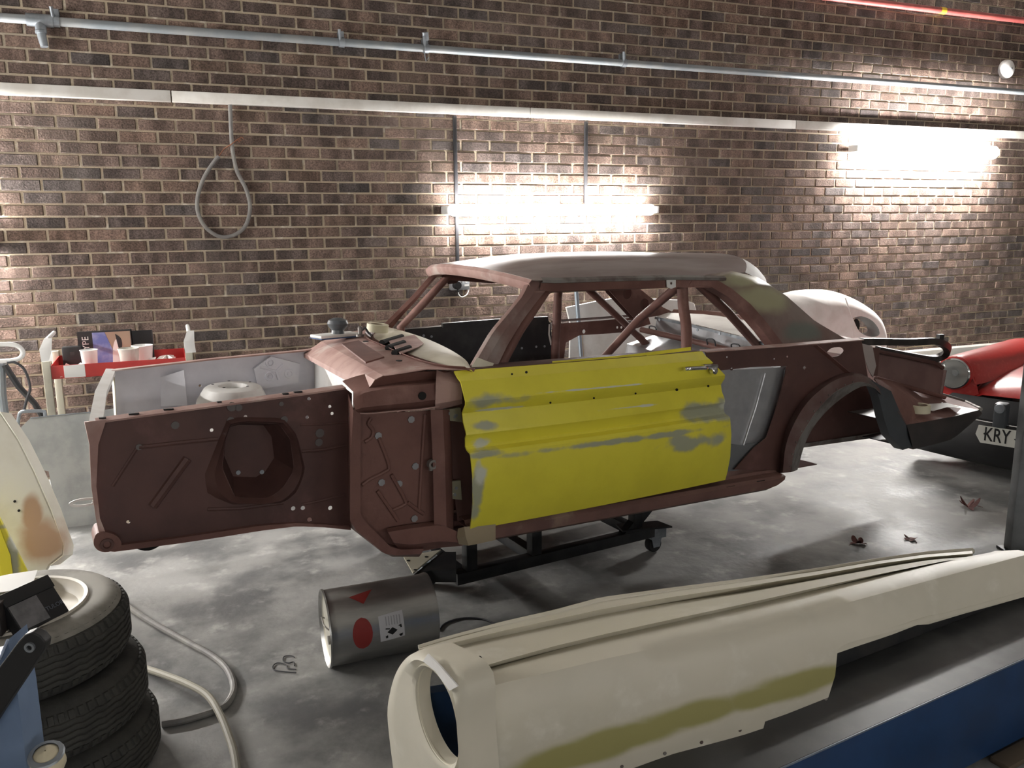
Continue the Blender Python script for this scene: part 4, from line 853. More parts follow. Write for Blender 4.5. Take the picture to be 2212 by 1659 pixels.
# ---- stack of three tyres
M_tyre = mat('dusty_tyre', (.035, .034, .031), .8, col2=(.06, .058, .05), scale=7, bump=.3, bscale=60)
M_tyret = mat('chalky_tyre_wall', (.30, .285, .25), .8, col2=(.16, .15, .13), scale=6)
M_rim = mat('cream_rim', (.62, .58, .50), .5, col2=(.52, .48, .40), scale=5)
TD = at_depth(28, 1324, 2.34); TR = .292; TW = .182
def tyre(name, z, dx, dy, lab, top):
    t = thing(name, Frame((TD[0]+dx, TD[1]+dy, z)), lab, 'tyre', 'stacked tyres')
    hw_ = TW/2; zc = hw_
    # carcass profile (radius, height)
    pr = [(.185, zc-.075), (.20, zc-hw_+.006), (.235, zc-hw_), (.268, zc-hw_+.012), (TR-.008, zc-hw_+.034), (TR, zc-hw_+.048), (TR, zc+hw_-.048), (TR-.008, zc+hw_-.034), (.268, zc+hw_-.012), (.235, zc+hw_), (.20, zc+hw_-.006), (.185, zc+.075)]
    obj('carcass', MB().lathe(pr, (0, 0, 0), (0, 0, 1), 72), M_tyre, t)
    q = MB()
    for k in range(5):
        zz = zc-.036+k*.018
        n = 96; ring = []
        for rr, h0 in ((TR-.001, -.0065), (TR+.005, -.005), (TR+.005, .005), (TR-.001, .0065)):
            ring.append([A([rr*math.cos(2*math.pi*i/n), rr*math.sin(2*math.pi*i/n), zz+h0+.0028*math.sin(i*math.pi/1.5)]) for i in range(n+1)])
        q.loft(ring)
    obj('tread', q, M_tyre, t, kind='stuff')
    q = MB()
    for sgn in (-1, 1):
        for k in range(72):
            th = 2*math.pi*k/72; e = A([math.cos(th), math.sin(th), 0]); tt = A([-math.sin(th), math.cos(th), 0])
            z1 = zc+sgn*(hw_-.046); z2 = zc+sgn*(hw_-.026); w_ = .0085
            q.loft([[e*(TR-.002)-tt*w_+EW*z1, e*(TR+.004)-tt*w_*.8+EW*z1, e*(TR+.004)+tt*w_*.8+EW*z1, e*(TR-.002)+tt*w_+EW*z1], [e*(TR-.012)-tt*w_+EW*z2, e*(TR-.006)-tt*w_*.8+EW*z2, e*(TR-.006)+tt*w_*.8+EW*z2, e*(TR-.012)+tt*w_+EW*z2]], caps=True)
    obj('shoulder_blocks', q, M_tyre, t, kind='stuff')
    if top:
        obj('sidewall', MB().lathe([(.19, zc+hw_-.002), (.20, zc+hw_-.003), (.235, zc+hw_+.003), (.262, zc+hw_-.006), (TR-.014, zc+hw_-.022)], (0, 0, 0), (0, 0, 1), 64), M_tyret, t)
        rim = obj('rim', MB().lathe([(.196, zc+hw_-.004), (.192, zc+hw_+.004), (.182, zc+hw_+.002), (.176, zc+hw_-.02), (.165, zc+hw_-.03), (.12, zc+hw_-.032), (.105, zc+hw_-.018), (.09, zc+hw_-.018), (.07, zc+hw_-.04), (.035, zc+hw_-.04), (.034, zc+hw_-.06)], (0, 0, 0), (0, 0, 1), 56), M_rim, t)
        for k in range(5):
            th = k*1.2566; obj('stud_hole', MB().disc((.054*math.cos(th), .054*math.sin(th), zc+hw_-.0405), (0, 0, 1), .008, .002, 10), M_void, rim)
    return t
tyre('tyre', 0.0, .05, .02, 'bottom tyre of the stack, standing on the floor', False)
tyre('tyre', TW+.004, .03, .0, 'middle tyre of the stack, between two others', False)
tyre('tyre', 2*TW+.008, 0, .0, 'top tyre of the stack with a cream steel rim', True)
ztop = 3*TW+.012
# boxes on the top tyre
def ontop(x, y, z=ztop): return A(floor_at(x, y, z))
b0, b1 = ontop(50, 1372), ontop(150, 1322)
exb = b1-b0; wb = np.linalg.norm(exb); exb /= wb; tilt = math.radians(38)
eyb = A([-exb[1], exb[0], 0])
up_b = eyb*math.sin(tilt)+EW*math.cos(tilt); nb = np.cross(exb, up_b)
fb = Frame(b0+EW*.004, exb, -nb)
t = thing('abrasive_box', fb, 'black cardboard box with grey label lying tilted on the top tyre', 'box')
hb = .118; tb_ = .05
M_bx = mat('black_card', (.014, .014, .015), .55)
obj('carton', MB().box((0, 0, 0), (wb, tb_, hb*.99), .002), M_bx, t)
obj('lid', MB().box((-.003, -.003, hb*.68), (wb+.003, tb_+.003, hb), .002), M_bx, t)
lbp = obj('label', MB().box((.003, -.0015, .006), (wb*.60, -.0003, hb*.67)), mat('grey_label', (.17, .165, .17), .6, col2=(.10, .10, .10), scale=14), t)
text('lettering', 'TULOR', .0165, mat('grey_ink', (.11, .12, .15), .5), t, Matrix.Translation((wb*.80, -.0012, hb*.26)) @ Matrix.Rotation(math.pi/2, 4, 'X'))
c0 = ontop(-20, 1372)
t = thing('dark_carton', Frame((c0[0], c0[1], ztop), (.98, -.2, 0), (.2, .98, 0)), 'plain dark brown carton beside the labelled black box on the tyre', 'box')
obj('carton', MB().box((-.12, -.02, .002), (.035, .05, .085), .002), mat('brown_card', (.03, .024, .023), .7), t)
obj('flap', MB().box((-.12, -.021, .08), (.035, .051, .088), .001), mat('brown_card2', (.045, .036, .034), .7), t)
p0 = ontop(15, 1268)
tag(obj('paper_sheet', MB().loft([[(-.14, -.05, .003), (0, -.05, .006), (.07, -.045, .004)], [(-.14, .06, .004), (0, .06, .016), (.075, .05, .02)]]), M_paper, None, Frame(p0), sol=.0008), 'white folded paper lying on the cream rim of the top tyre', 'paper')

# ---- blue machine at the left foreground: upright with lever and knob
M_blue = mat('pale_blue_paint', (.16, .23, .36), .45, col2=(.13, .19, .31), scale=5)
bd = 1.28
fB = at_depth(20, 1640, bd)
bxf = Frame((fB[0], fB[1], 0), rt*A([1, 1, 0]), fw*A([1, 1, 0]))
t = thing('blue_machine', bxf, 'pale blue sheet steel machine column with a black lever beside the tyres', 'machine')
def bl_(x, y, d): return A(bxf.loc(at_depth(x, y, d)))
def bY(x, y, yy): return A(bxf.Y(x, y, yy))
cz0 = bY(17, 1380, 0)[2]
colp = [bY(17, 1382, .0), bY(38, 1500, 0), bY(58, 1659, 0)]
bot = A([bY(58, 1659, 0)[0]+.04, 0, 0])
outp = [colp[0], colp[1], colp[2], bot, A([-.3, 0, 0]), A([-.3, 0, cz0-.1]), bY(0, 1424, 0)]
obj('column', MB().prism(outp, EV*.05), M_blue, t)
obj('column_rim', MB().tube([bY(0, 1424, -.002), bY(17, 1382, -.002)], .0022, 6), mat('blue_edge', (.35, .42, .55), .5), t)
lv = [bY(x, y, -.03) for x, y in ((0, 1545), (-60, 1640), (-90, 1580), (-20, 1465), (40, 1385), (52, 1372), (70, 1366), (86, 1374), (98, 1388), (96, 1402))]
lev = obj('lever', MB().prism(lv, EV*.018), M_black, t, bev=.002)
obj('lever_bolt', MB().lathe([(.0075, .0), (.0075, -.004), (.004, -.004), (.004, -.001)], bY(66, 1397, -.03), (0, 1, 0), 16), M_galv, lev)
kn = bY(105, 1650, -.01)
kb = obj('knob', MB().lathe([(.008, -.02), (.020, -.012), (.025, .0), (.024, .012), (.019, .022), (.010, .028), (.001, .03)], kn, (.1, -.3, 1), 24), mat('cream_knob', (.62, .56, .40), .3), t)
obj('knob_collar', MB().lathe([(.022, .018), (.026, .021), (.024, .024), (.018, .025)], kn, (.1, -.3, 1), 18), M_galv, kb)
obj('knob_arm', MB().tube([kn-EW*.02, kn-EW*.03+EU*-.1, A([-.1, .01, kn[2]-.05])], .008, 8), M_dark, kb)

# ================================================================== FOREGROUND FENDER ON ITS STAND
P1 = at_depth(948, 1545, 1.72); P2 = at_depth(2150, 1300, 2.22)
dxy = A([P2[0]-P1[0], P2[1]-P1[1], 0]); dxy /= np.linalg.norm(dxy)
FF = Frame((P1[0], P1[1], 0), dxy, A([-dxy[1], dxy[0], 0]))
M_fen = mat('fender_cream', (.62, .585, .485), .5, col2=(.54, .515, .42), scale=2.5, lo=.35, hi=.7, col3=(.72, .69, .60), scale3=5, lo3=.55, hi3=.75)
q1 = [A(FF.Y(x, y, .0)) for x, y in ((1660, 1500), (1500, 1540), (1350, 1590), (1250, 1625), (1730, 1470))]
M_fen = patches(M_fen, [(p[0], 0, p[2], .22, .5, .045) for p in q1], (.33, .31, .12), .5, .55, 4.)
q2 = [A(FF.Y(x, y, .1)) for x, y in ((1060, 1385), (1000, 1400))]
M_fen = patches(M_fen, [(p[0], .14, p[2], .1, .1, .03) for p in q2], (.50, .48, .42), .5, .5, 9.)
t = thing('front_fender', FF, 'cream primed front fender with a headlamp opening lying across the blue stand', 'car part')
def fY(pts, y): return [A(FF.Y(a, b, y)) for a, b in pts]
NL = 60
# longitudinal lines, far rim to lower edge (pixels, local depth)
lines = [
    ([(905, 1402), (960, 1385), (1090, 1350), (1200, 1325), (1300, 1298), (1450, 1277), (1600, 1258), (1760, 1235), (1900, 1212), (2000, 1198), (2100, 1190)], .30),
    ([(905, 1405), (965, 1392), (1090, 1362), (1200, 1338), (1300, 1316), (1450, 1290), (1600, 1268), (1760, 1243), (1900, 1218), (2000, 1204), (2100, 1196)], .25),
    ([(930, 1412), (970, 1400), (1090, 1373), (1200, 1350), (1300, 1328), (1450, 1302), (1600, 1280), (1760, 1252), (1900, 1226), (2000, 1210), (2100, 1202)], .262),
    ([(960, 1425), (1000, 1418), (1090, 1395), (1200, 1370), (1300, 1348), (1450, 1318), (1600, 1290), (1760, 1258), (1900, 1232), (2020, 1212), (2110, 1204)], .19),
    ([(985, 1455), (1015, 1448), (1090, 1425), (1200, 1395), (1300, 1371), (1450, 1338), (1600, 1306), (1760, 1270), (1900, 1240), (2040, 1212), (2130, 1202)], .118),
    ([(990, 1462), (1020, 1455), (1090, 1434), (1200, 1404), (1300, 1379), (1450, 1345), (1600, 1312), (1760, 1275), (1900, 1243), (2050, 1210), (2150, 1192)], .138),
    ([(998, 1478), (1030, 1470), (1090, 1452), (1200, 1424), (1300, 1400), (1450, 1366), (1600, 1332), (1760, 1294), (1900, 1258), (2060, 1216), (2200, 1190)], .075),
    ([(1003, 1500), (1040, 1490), (1090, 1476), (1200, 1450), (1300, 1426), (1450, 1394), (1600, 1360), (1760, 1322), (1900, 1284), (2070, 1238), (2230, 1196)], .030),
    ([(1008, 1540), (1050, 1530), (1100, 1518), (1200, 1494), (1300, 1472), (1450, 1440), (1600, 1406), (1760, 1366), (1900, 1330), (2080, 1280), (2260, 1228)], .004),
    ([(1012, 1600), (1055, 1590), (1100, 1580), (1200, 1558), (1300, 1536), (1450, 1500), (1600, 1465), (1760, 1424), (1830, 1388), (2080, 1322), (2270, 1270)], -.006),
]
L = [rs(fY(p, y), NL) for p, y in lines]
low1 = fY([(1018, 1740), (1100, 1718), (1300, 1662), (1450, 1612), (1600, 1575), (1700, 1540), (1788, 1505)], .014)
xc_ = low1[-1][0]; lx = [p[0] for p in low1]
jc = max(j for j in range(NL) if L[-1][j][0] <= xc_)
L[-1][jc] = L[-1][jc]*A([0, 1, 1])+A([xc_, 0, 0])
q = MB().loft(L)
lowrow = [A([p[0], .014, np.interp(p[0], lx, [k[2] for k in low1])]) for p in L[-1][:jc+1]]
q.loft([L[-1][:jc+1], [a*.5+b*.5-EV*.008 for a, b in zip(L[-1][:jc+1], lowrow)], lowrow])
skin = obj('skin', q, M_fen, t, sol=.005, ang=50)
obj('rim_bead', MB().tube(L[0], .010, 8), M_fen, skin)
fl0 = rs(fY([(1018, 1740), (1100, 1718), (1300, 1662), (1450, 1612), (1600, 1574), (1652, 1556)], .014), 16)
fl1 = rs(fY([(1018, 1770), (1100, 1745), (1300, 1682), (1450, 1628), (1600, 1588), (1648, 1572)], .02), 16)
flg = obj('lower_flange', MB().loft([fl0, fl1]), M_fen, skin, sol=.004)
for x, y in ((1342, 1654), (1435, 1626), (1514, 1602), (1597, 1576), (1783, 1508)): obj('flange_screw', MB().disc(A(FF.Y(x, y, .016)), (0, -1, 0), .0045, .004, 8), M_bare, flg)
up0 = rs(fY([(1790, 1416), (1850, 1395), (1920, 1372), (1990, 1345), (2003, 1348), (2080, 1325), (2160, 1303), (2270, 1272)], -.004), 20)
up1 = rs(fY([(1830, 1380), (1880, 1367), (1940, 1350), (2000, 1330), (2010, 1330), (2080, 1312), (2160, 1290), (2270, 1258)], -.004), 20)
obj('door_cut_edge', MB().loft([up1, up0]), M_fen, skin, sol=.005)
for x, y in ((2027, 1334), (2077, 1321), (2130, 1306)): obj('edge_screw', MB().disc(A(FF.Y(x, y, .006)), (0, -1, 0), .0045, .004, 8), M_bare, skin)
for x, y, yy in ((1035, 1425, .16), (1170, 1398, .16)): obj('trim_hole', MB().disc(A(FF.Y(x, y, yy))+A([0, -.004, .006]), (0, -.6, 1), .005, .002, 8), M_void, skin)
# nose: headlamp face, turned a little outwards
rot = math.radians(13)
HF = Frame(FF.world((0, 0, 0)), dxy*math.cos(rot)+FF.ey*math.sin(rot), FF.ey)
def hX(x, y, d=0.): return A(HF.X(x, y, d))
def h2f(p): return A(FF.loc(HF.world(p)))
hc = hX(948, 1545); rh = .101
to = rs(sm([hX(x, y) for x, y in ((1003, 1545), (1003, 1505), (996, 1470), (975, 1445), (940, 1424), (905, 1408), (878, 1422), (856, 1455), (843, 1500), (838, 1540), (842, 1590), (848, 1640), (856, 1690), (880, 1730), (930, 1745), (985, 1740), (1010, 1700), (1008, 1640), (1004, 1590), (1003, 1545))], 4), 61)
ci = []
for p in to:
    a = math.atan2(p[2]-hc[2], p[1]-hc[1]); ci.append(A([hc[0], hc[1]+rh*math.cos(a), hc[2]+rh*math.sin(a)]))
def rg(k, dx): return [h2f(p*k+i_*(1-k)+A([dx, 0, 0])) for p, i_ in zip(to, ci)]
nose = obj('headlamp_face', MB().loft([rg(1, .07), rg(1, .012), rg(.94, -.004), rg(.6, -.012), rg(.25, .0), rg(.12, -.008), rg(0, -.004), rg(0, .03)]), M_fen, t, sol=.004, ang=60)
obj('headlamp_bucket_edge', MB().tube(rg(0, 0), .004, 6), M_cream, nose)
obj('brow_patch', MB().loft([[h2f(hX(x, y, -.018)) for x, y in ((925, 1412), (950, 1436), (990, 1482))], [h2f(hX(x, y, -.018)) for x, y in ((915, 1428), (942, 1450), (972, 1492))]]), M_bwhite, nose, sol=.003)
# ---- blue stand
zt = .30
e0, e1 = A(floor_at(1688, 1659, zt)), A(floor_at(2212, 1423, zt))
d2 = e1-e0; d2 /= np.linalg.norm(d2)
SF = Frame((e0[0], e0[1], 0), d2, A([-d2[1], d2[0], 0]))
M_navy = mat('navy_paint', (.012, .045, .13), .35, col2=(.01, .035, .10), scale=4)
M_top = mat('dark_steel_top', (.028, .029, .030), .42, col2=(.05, .05, .048), scale=4, col3=(.09, .09, .088), scale3=2, lo3=.6, hi3=.8)
t = thing('lift_ramp', SF, 'dark topped navy blue steel lift ramp under the cream fender', 'ramp')
obj('side_plate', MB().box((-.75, 0, .02), (2.2, .02, zt), .003), M_navy, t)
tp_ = obj('top_plate', MB().loft([[A([x, 0.001, zt+.001]) for x in (-.75, .5, 2.2)], [A([x, .30, zt+.003]) for x in (-.75, .5, 2.2)], [A([x, .42, zt+.003]) for x in (-.75, .5, 2.2)]]), M_top, t, sol=.004)
obj('edge_strip', MB().tube([A([-.75, -.001, zt]), A([2.2, -.001, zt])], .003, 6), mat('worn_edge', (.16, .19, .24), .35, .3), t)
obj('inner_channel', MB().box((.2, .24, zt+.005), (2.2, .28, zt+.09), .003), M_dark, tp_)
obj('channel_edge', MB().tube([A([.2, .238, zt+.091]), A([2.2, .238, zt+.091])], .0025, 6), M_galv, tp_)
obj('back_plate', MB().box((-.75, .40, .02), (2.2, .42, zt+.02), .003), M_navy, t)
obj('end_plate', MB().box((-.77, 0, .02), (-.752, .42, zt), .002), M_navy, t)
xs0 = FF.Y(917, 1545, .18)[0]
obj('end_stop', MB().prism([A(SF.loc(FF.world(p))) for p in ((xs0, .18, zt+.004), (xs0+.22, .18, zt+.004), (xs0+.22, .18, .53), (xs0, .18, .54))], A(SF.loc(FF.world((0, .03, 0))))-A(SF.loc(FF.world((0, 0, 0))))), M_navy, t)
obj('foot_beam', MB().box((-.7, .05, .0), (2.1, .37, .02)), M_dark, t)
bx = A(SF.Y(2175, 1640, -.02))
obj('ramp_foot', MB().box((bx[0]-.06, -.06, 0), (bx[0]+.5, -.002, bx[2]+.02), .004), mat('brown_foot', (.10, .075, .05), .7), t)
# grey post
pp = floor_at(2186, 1190)
t = thing('steel_post', Frame((pp[0], pp[1], 0), rt*A([1, 1, 0]), fw*A([1, 1, 0])), 'grey square steel post standing on the floor by the red car', 'post')
obj('column', MB().box((-.028, -.03, .012), (.05, .03, 4.28), .006), mat('post_grey', (.24, .25, .26), .4, .3, col2=(.15, .155, .16), scale=4), t)
obj('foot_plate', MB().box((-.05, -.05, 0), (.08, .05, .012), .002), M_dark, t)

# ================================================================== RED CAR
rc = at_depth(2062, 806, 5.35); th = 46*math.pi/180
rx = rt*A([1, 1, 0]); rx /= np.linalg.norm(rx); ry = fw*A([1, 1, 0]); ry /= np.linalg.norm(ry)
exr = rx*math.cos(th)-ry*math.sin(th); eyr = A([-exr[1], exr[0], 0])
RF = Frame((rc[0], rc[1], 0), exr, eyr)
rcar = thing('red_sports_car', RF, 'red sports car with round headlamp and a KRY number plate', 'car')
zh = rc[2]
def RP(name, mb, m, par=None, **k): return obj(name, mb, m, par or rcar, **k)
M_carred = mat('car_red', (.40, .022, .02), .28, col2=(.50, .07, .06), scale=30, lo=.5, hi=.75, coat=.5)
# wing: sections along y (rearwards) as arches in x,z ; headlamp centre at x=0
wr = []
for y_, hw_, zt_, zb_ in ((-.0, .108, zh+.105, zh-.14), (.06, .122, zh+.108, zh-.2), (.18, .135, zh+.105, zh-.25), (.45, .15, zh+.095, zh-.3), (.9, .165, zh+.08, zh-.32), (1.6, .18, zh+.06, zh-.32)):
    row = [A([-hw_-.02, y_, zb_])]
    for k in range(13):
        a = math.pi*(1-k/12); row.append(A([hw_*math.cos(a), y_, zh-.02+(zt_-zh+.02)*math.sin(a)**.8]))
    row.append(A([hw_+.02, y_, zh-.06])); wr.append(row)
wing = RP('wing', MB().loft(wr), M_carred, sol=.004, ang=60)
RP('wing_nose', MB().lathe([(.108, .02), (.11, -.005), (.1, -.018)], (0, 0, zh), (0, 1, 0), 32), M_carred, wing)
RP('wing_front', MB().poly([A([x, .015, z]) for x, z in ((-.125, zh-.15), (-.11, zh+.02), (-.06, zh+.09), (0, zh+.11), (.06, zh+.09), (.12, zh-.02), (.15, zh-.12), (.05, zh-.17))], [circ((0, .015, zh), EU, EW, .09, 24)]), M_carred, wing, sol=.004)
hl = RP('headlamp', MB().lathe([(.09, -.018), (.07, .03), (.03, .06), (.001, .065)], (0, 0, zh), (0, 1, 0), 32), mat('reflector', (.8, .8, .78), .3, 1.))
RP('headlamp_rim', MB().lathe([(.098, -.012), (.1, -.022), (.092, -.03), (.086, -.022)], (0, 0, zh), (0, 1, 0), 36), M_chrome, hl)
gl = bpy.data.materials.new('lamp_glass'); gl.use_nodes = True; b = gl.node_tree.nodes['Principled BSDF']
b.inputs['Transmission Weight'].default_value = .85; b.inputs['Roughness'].default_value = .03; b.inputs['Base Color'].default_value = (.8, .82, .8, 1); b.inputs['IOR'].default_value = 1.3
RP('headlamp_lens', MB().lathe([(.088, -.024), (.075, -.036), (.045, -.047), (.001, -.052)], (0, 0, zh), (0, 1, 0), 32), gl, hl)
RP('lamp_bulb_shield', MB().lathe([(.02, .0), (.018, -.012), (.001, -.014)], (0, .03, zh), (0, 1, 0), 14), M_galv, hl)
# bonnet, between the wings
bn = []
for y_, z_, cr_ in ((.02, zh-.125, .02), (.06, zh-.095, .03), (.2, zh-.07, .04), (.5, zh-.05, .05), (1.0, zh-.04, .06), (1.6, zh-.04, .06)):
    bn.append([A([x, y_-.06*math.sin(math.pi*(x-.10)/1.0), z_+cr_*math.sin(math.pi*min(1, max(0, (x-.10)/1.0)))-(.03 if x < .13 else 0)]) for x in np.linspace(.10, 1.12, 15)])
RP('bonnet', MB().loft(bn), M_carred, sol=.004, ang=60)
RP('wing_seam', MB().tube([r[0]+A([0, 0, .004]) for r in bn], .006, 6), M_carred, wing)
RP('grille_panel', MB().loft([[A([x, .03-.06*math.sin(math.pi*(x+.1)/1.2), zh-.13]) for x in np.linspace(-.12, 1.1, 12)], [A([x, .0-.08*math.sin(math.pi*(x+.1)/1.2), zh-.30]) for x in np.linspace(-.12, 1.1, 12)]]), M_black, sol=.004)
def bump_x(z, y0, dy): return [A([x, y0-dy*math.sin(math.pi*(x+.2)/1.5), z]) for x in np.linspace(-.22, 1.2, 16)]
bz = zh-.26
bmp = RP('bumper', MB().loft([bump_x(bz, .06, .12), bump_x(bz, -.04, .14), bump_x(bz-.06, -.07, .14), bump_x(bz-.2, -.06, .14), bump_x(bz-.28, .0, .12), bump_x(bz-.30, .12, .1)]), mat('bumper_black', (.014, .014, .015), .5), ang=50)
RP('chrome_strip', MB().tube(bump_x(bz+.004, -.03, .14), .006, 6), M_chrome, bmp)
RP('overrider', MB().box((.30, -.2, bz-.02), (.37, -.12, bz+.14), .012), M_slate, bmp)
RP('overrider_cap', MB().lathe([(.03, 0), (.028, -.012), (.001, -.014)], (.335, -.2, bz+.11), (0, 1, 0), 16), M_galv, bmp)
RP('lower_apron', MB().loft([bump_x(bz-.28, .02, .1), bump_x(.22, .12, .08), bump_x(.16, .3, .05)]), M_black, ang=50)
# number plate
pL, pR = A(RF.Y(2108, 935, -.2)), A(RF.Y(2215, 955, -.2))
pz = pL[2]; px0 = pL[0]
np_ = RP('number_plate', MB().prism([A([px0, -.205, pz-.005]), A([px0+.012, -.205, pz+.052]), A([px0+.5, -.205, pz+.052]), A([px0+.51, -.205, pz-.052]), A([px0+.03, -.205, pz-.055])], EV*.01), mat('plate_white', (.72, .72, .66), .45), bmp)
tcn = A(RF.Y(2153, 946, -.2055)); tw0 = A(RF.Y(2125, 940, -.2055))[0]; tw1 = A(RF.Y(2181, 950, -.2055))[0]
to_ = text('plate_lettering', 'KRY', .12, M_ink, np_, Matrix.Identity(4), bold=.0015)
wx_ = [v.co.x for v in to_.data.vertices]; to_.matrix_local = Matrix.Translation((tcn[0], -.2055, pz)) @ Matrix.Rotation(math.pi/2, 4, 'X') @ Matrix.Diagonal(((tw1-tw0)/(max(wx_)-min(wx_)), 1, 1, 1))
RP('plate_screw', MB().disc((px0+.05, -.205, pz+.005), (0, -1, 0), .006, .003, 8), M_dark, np_)
RP('front_wheel', MB().lathe([(.16, -.07), (.24, -.085), (.285, -.06), (.29, 0), (.285, .06), (.24, .085), (.16, .07)], (.06, .55, .292), (1, 0, 0), 36, caps=True), M_black)
RP('underbody', MB().box((-.05, .3, .2), (1.0, 1.6, zh-.32)), M_black)
# white wing standing behind the red car's lamp
wv = at_depth(2030, 800, 6.4)
Pw = [A(WORLD.Y(x, y, wv[1])) for x, y in ((2026, 800), (2034, 782), (2060, 772), (2110, 760))]; ow_ = A([Pw[1][0], wv[1], 0])
t = thing('white_body_panel', Frame(ow_), 'white body panel standing between the boot gutter and the red wing', 'car part')
sk = obj('skin', MB().prism([p-ow_ for p in Pw]+[A([Pw[-1][0]-ow_[0], 0, 0]), A([Pw[0][0]-ow_[0], 0, 0])], (0, .02, 0)), M_bwhite, t, bev=.004)
obj('folded_edge', MB().tube([p-ow_ for p in Pw], .008, 8), M_bwhite, sk)

# ================================================================== WHITE PANELS BEHIND THE SHELL
yw = 5.42
def wY(x, y, yy): return A(WORLD.Y(x, y, yy))
def panel_on_floor(name, pts, yy, th_, m, lab, cat='car part', holes=(), lean=0.):
    P = [wY(x, y, yy) for x, y in pts]; x0 = min(p[0] for p in P); x1 = max(p[0] for p in P)
    o0 = A([(x0+x1)/2, yy, 0]); return P, o0
# big round wing with an oval lamp opening
tw_ = thing('white_wing', Frame((wY(1760, 700, yw)[0], yw, 0)), 'large rounded white wing with an oval lamp opening leaning near the wall', 'car part')
ow = A([wY(1760, 700, yw)[0], yw, 0])
ol = [wY(x, y, yw)-ow for x, y in ((1590, 760), (1600, 720), (1625, 680), (1650, 655), (1690, 634), (1740, 626), (1790, 628), (1835, 642), (1870, 662), (1892, 685), (1903, 715), (1907, 750))]
ol = sm(ol, 4); x0, x1 = ol[0][0], ol[-1][0]
ol2 = [A([x1+.01, 0, 0])]+[A([x0-.01, 0, 0])]
hlw = sm([wY(x, y, yw)-ow for x, y in ((1811, 683), (1830, 679), (1853, 689), (1867, 707), (1866, 720), (1846, 722), (1825, 711), (1811, 683))], 4)[:-1]
cenw = A([(x0+x1)/2, 0, .55])
rings = []
full = ol+ol2
def bulge(p, k): return p+A([0, .28*(1-math.sqrt(max(0, 1-k*k*.9))), 0])
outer = rs(full+[full[0]], 97)
hole_ = []
hcw = sum(hlw)/len(hlw)
for p in outer:
    a = math.atan2(p[2]-hcw[2], p[0]-hcw[0]); best = min(hlw, key=lambda q: abs((math.atan2(q[2]-hcw[2], q[0]-hcw[0])-a+math.pi) % (2*math.pi)-math.pi)); hole_.append(best)
q = MB(); q.loft([[(o1*k+h1*(1-k))+A([0, -.16*(1-k**3), 0]) for o1, h1 in zip(outer, hole_)] for k in (0, .06, .2, .4, .6, .8, .92, 1)])
wsk = obj('skin', q, M_bwhite, tw_, sol=.005, ang=60)
q = MB(); q.loft([[h1+A([0, -.16, 0]) for h1 in hole_], [h1*.9+hcw*.1+A([0, -.10, 0]) for h1 in hole_], [h1*.75+hcw*.25+A([0, -.06, 0]) for h1 in hole_]]); obj('lamp_recess', q, mat('grey_recess', (.35, .35, .34), .5), wsk)
obj('lamp_slot', MB().disc(hcw+A([-.02, -.055, .01]), (.3, -1, .2), .05, .003, 16), M_void, wsk)
obj('wing_crease', MB().tube([wY(x, y, yw)-ow+A([0, -.16, 0]) for x, y in ((1795, 640), (1812, 690), (1815, 740))], .006, 6), M_bwhite, wsk)
# white panels seen through the cabin
yp2 = 5.55
def flat(name, pts, yy, lab, m, th_=.02, extra=None):
    P = [wY(x, y, yy) for x, y in pts]; o0 = A([sum(p[0] for p in P)/len(P), yy, 0]); P = [p-o0 for p in P]
    t = thing(name, Frame(o0), lab, 'car part'); xs_ = [p[0] for p in P]
    P = P+[A([max(xs_)-.02, 0, 0]), A([min(xs_)+.02, 0, 0])]
    sk = obj('skin', MB().prism(P, (0, th_, 0)), m, t, bev=.004)
    return t, sk, o0
t, sk, o0 = flat('white_bonnet', [(1232, 700), (1223, 664), (1290, 650), (1330, 643), (1400, 645), (1480, 648), (1500, 655), (1505, 672)], yp2, 'wide white bonnet panel standing against the wall behind the cabin', M_bwhite)
P = [wY(x, y, yp2-.004)-o0 for x, y in ((1230, 722), (1256, 722), (1262, 800))]
obj('rust_stain_edge', MB().tube([P[1], P[2]], .006, 6), mat('rust_edge', (.42, .30, .16), .7), sk)
obj('panel_edge', MB().tube([wY(1350, 646, yp2-.003)-o0, wY(1350, 690, yp2-.003)-o0], .004, 6), M_bwhite, sk)
t0 = wall_at(1240, 560, .25); b0 = floor_at(1262, 880)
pt_ = wY(1243, 606, yp2-.022); pb = A([pt_[0]+.02, yp2-.2, 0])
tag(obj('steel_tube', MB().tube([A([0, 0, .005]), pt_-pb], .016, 10), mat('blue_grey_tube', (.24, .28, .32), .4, .5), None, Frame(pb)), 'thin steel tube leaning on the white bonnet behind the cabin', 'tube')

# ================================================================== LEFT SIDE: TROLLEY, SHEET, PANELS, STAND
yt = 5.28
pa, pb_ = wY(112, 808, yt), wY(400, 770, yt)
zt_ = (pa[2]+pb_[2])/2; TFx = pa[0]; Wt = pb_[0]-pa[0]
TFr = Frame((TFx, yt, 0))
M_tray = mat('tray_red', (.50, .035, .03), .4, col2=(.42, .03, .028), scale=6)
M_leg = mat('trolley_leg', (.52, .50, .40), .45, col2=(.42, .40, .33), scale=6)
tr = thing('tool_trolley', TFr, 'red tray trolley with white stripes and cream legs by the wall', 'trolley')
dt = .42
z0_ = zt_-.055; z1_ = zt_+.02
tray = obj('tray', MB().loft([[A([0, 0, z1_]), A([Wt, 0, z1_]), A([Wt, dt, z1_]), A([0, dt, z1_])], [A([0, 0, z0_]), A([Wt, 0, z0_]), A([Wt, dt, z0_]), A([0, dt, z0_])]], close=True).poly([A([0, 0, z0_]), A([Wt, 0, z0_]), A([Wt, dt, z0_]), A([0, dt, z0_])]), M_tray, tr, sol=.004)
w_ = lambda x: A(TFr.Y(x, 800, 0))[0]
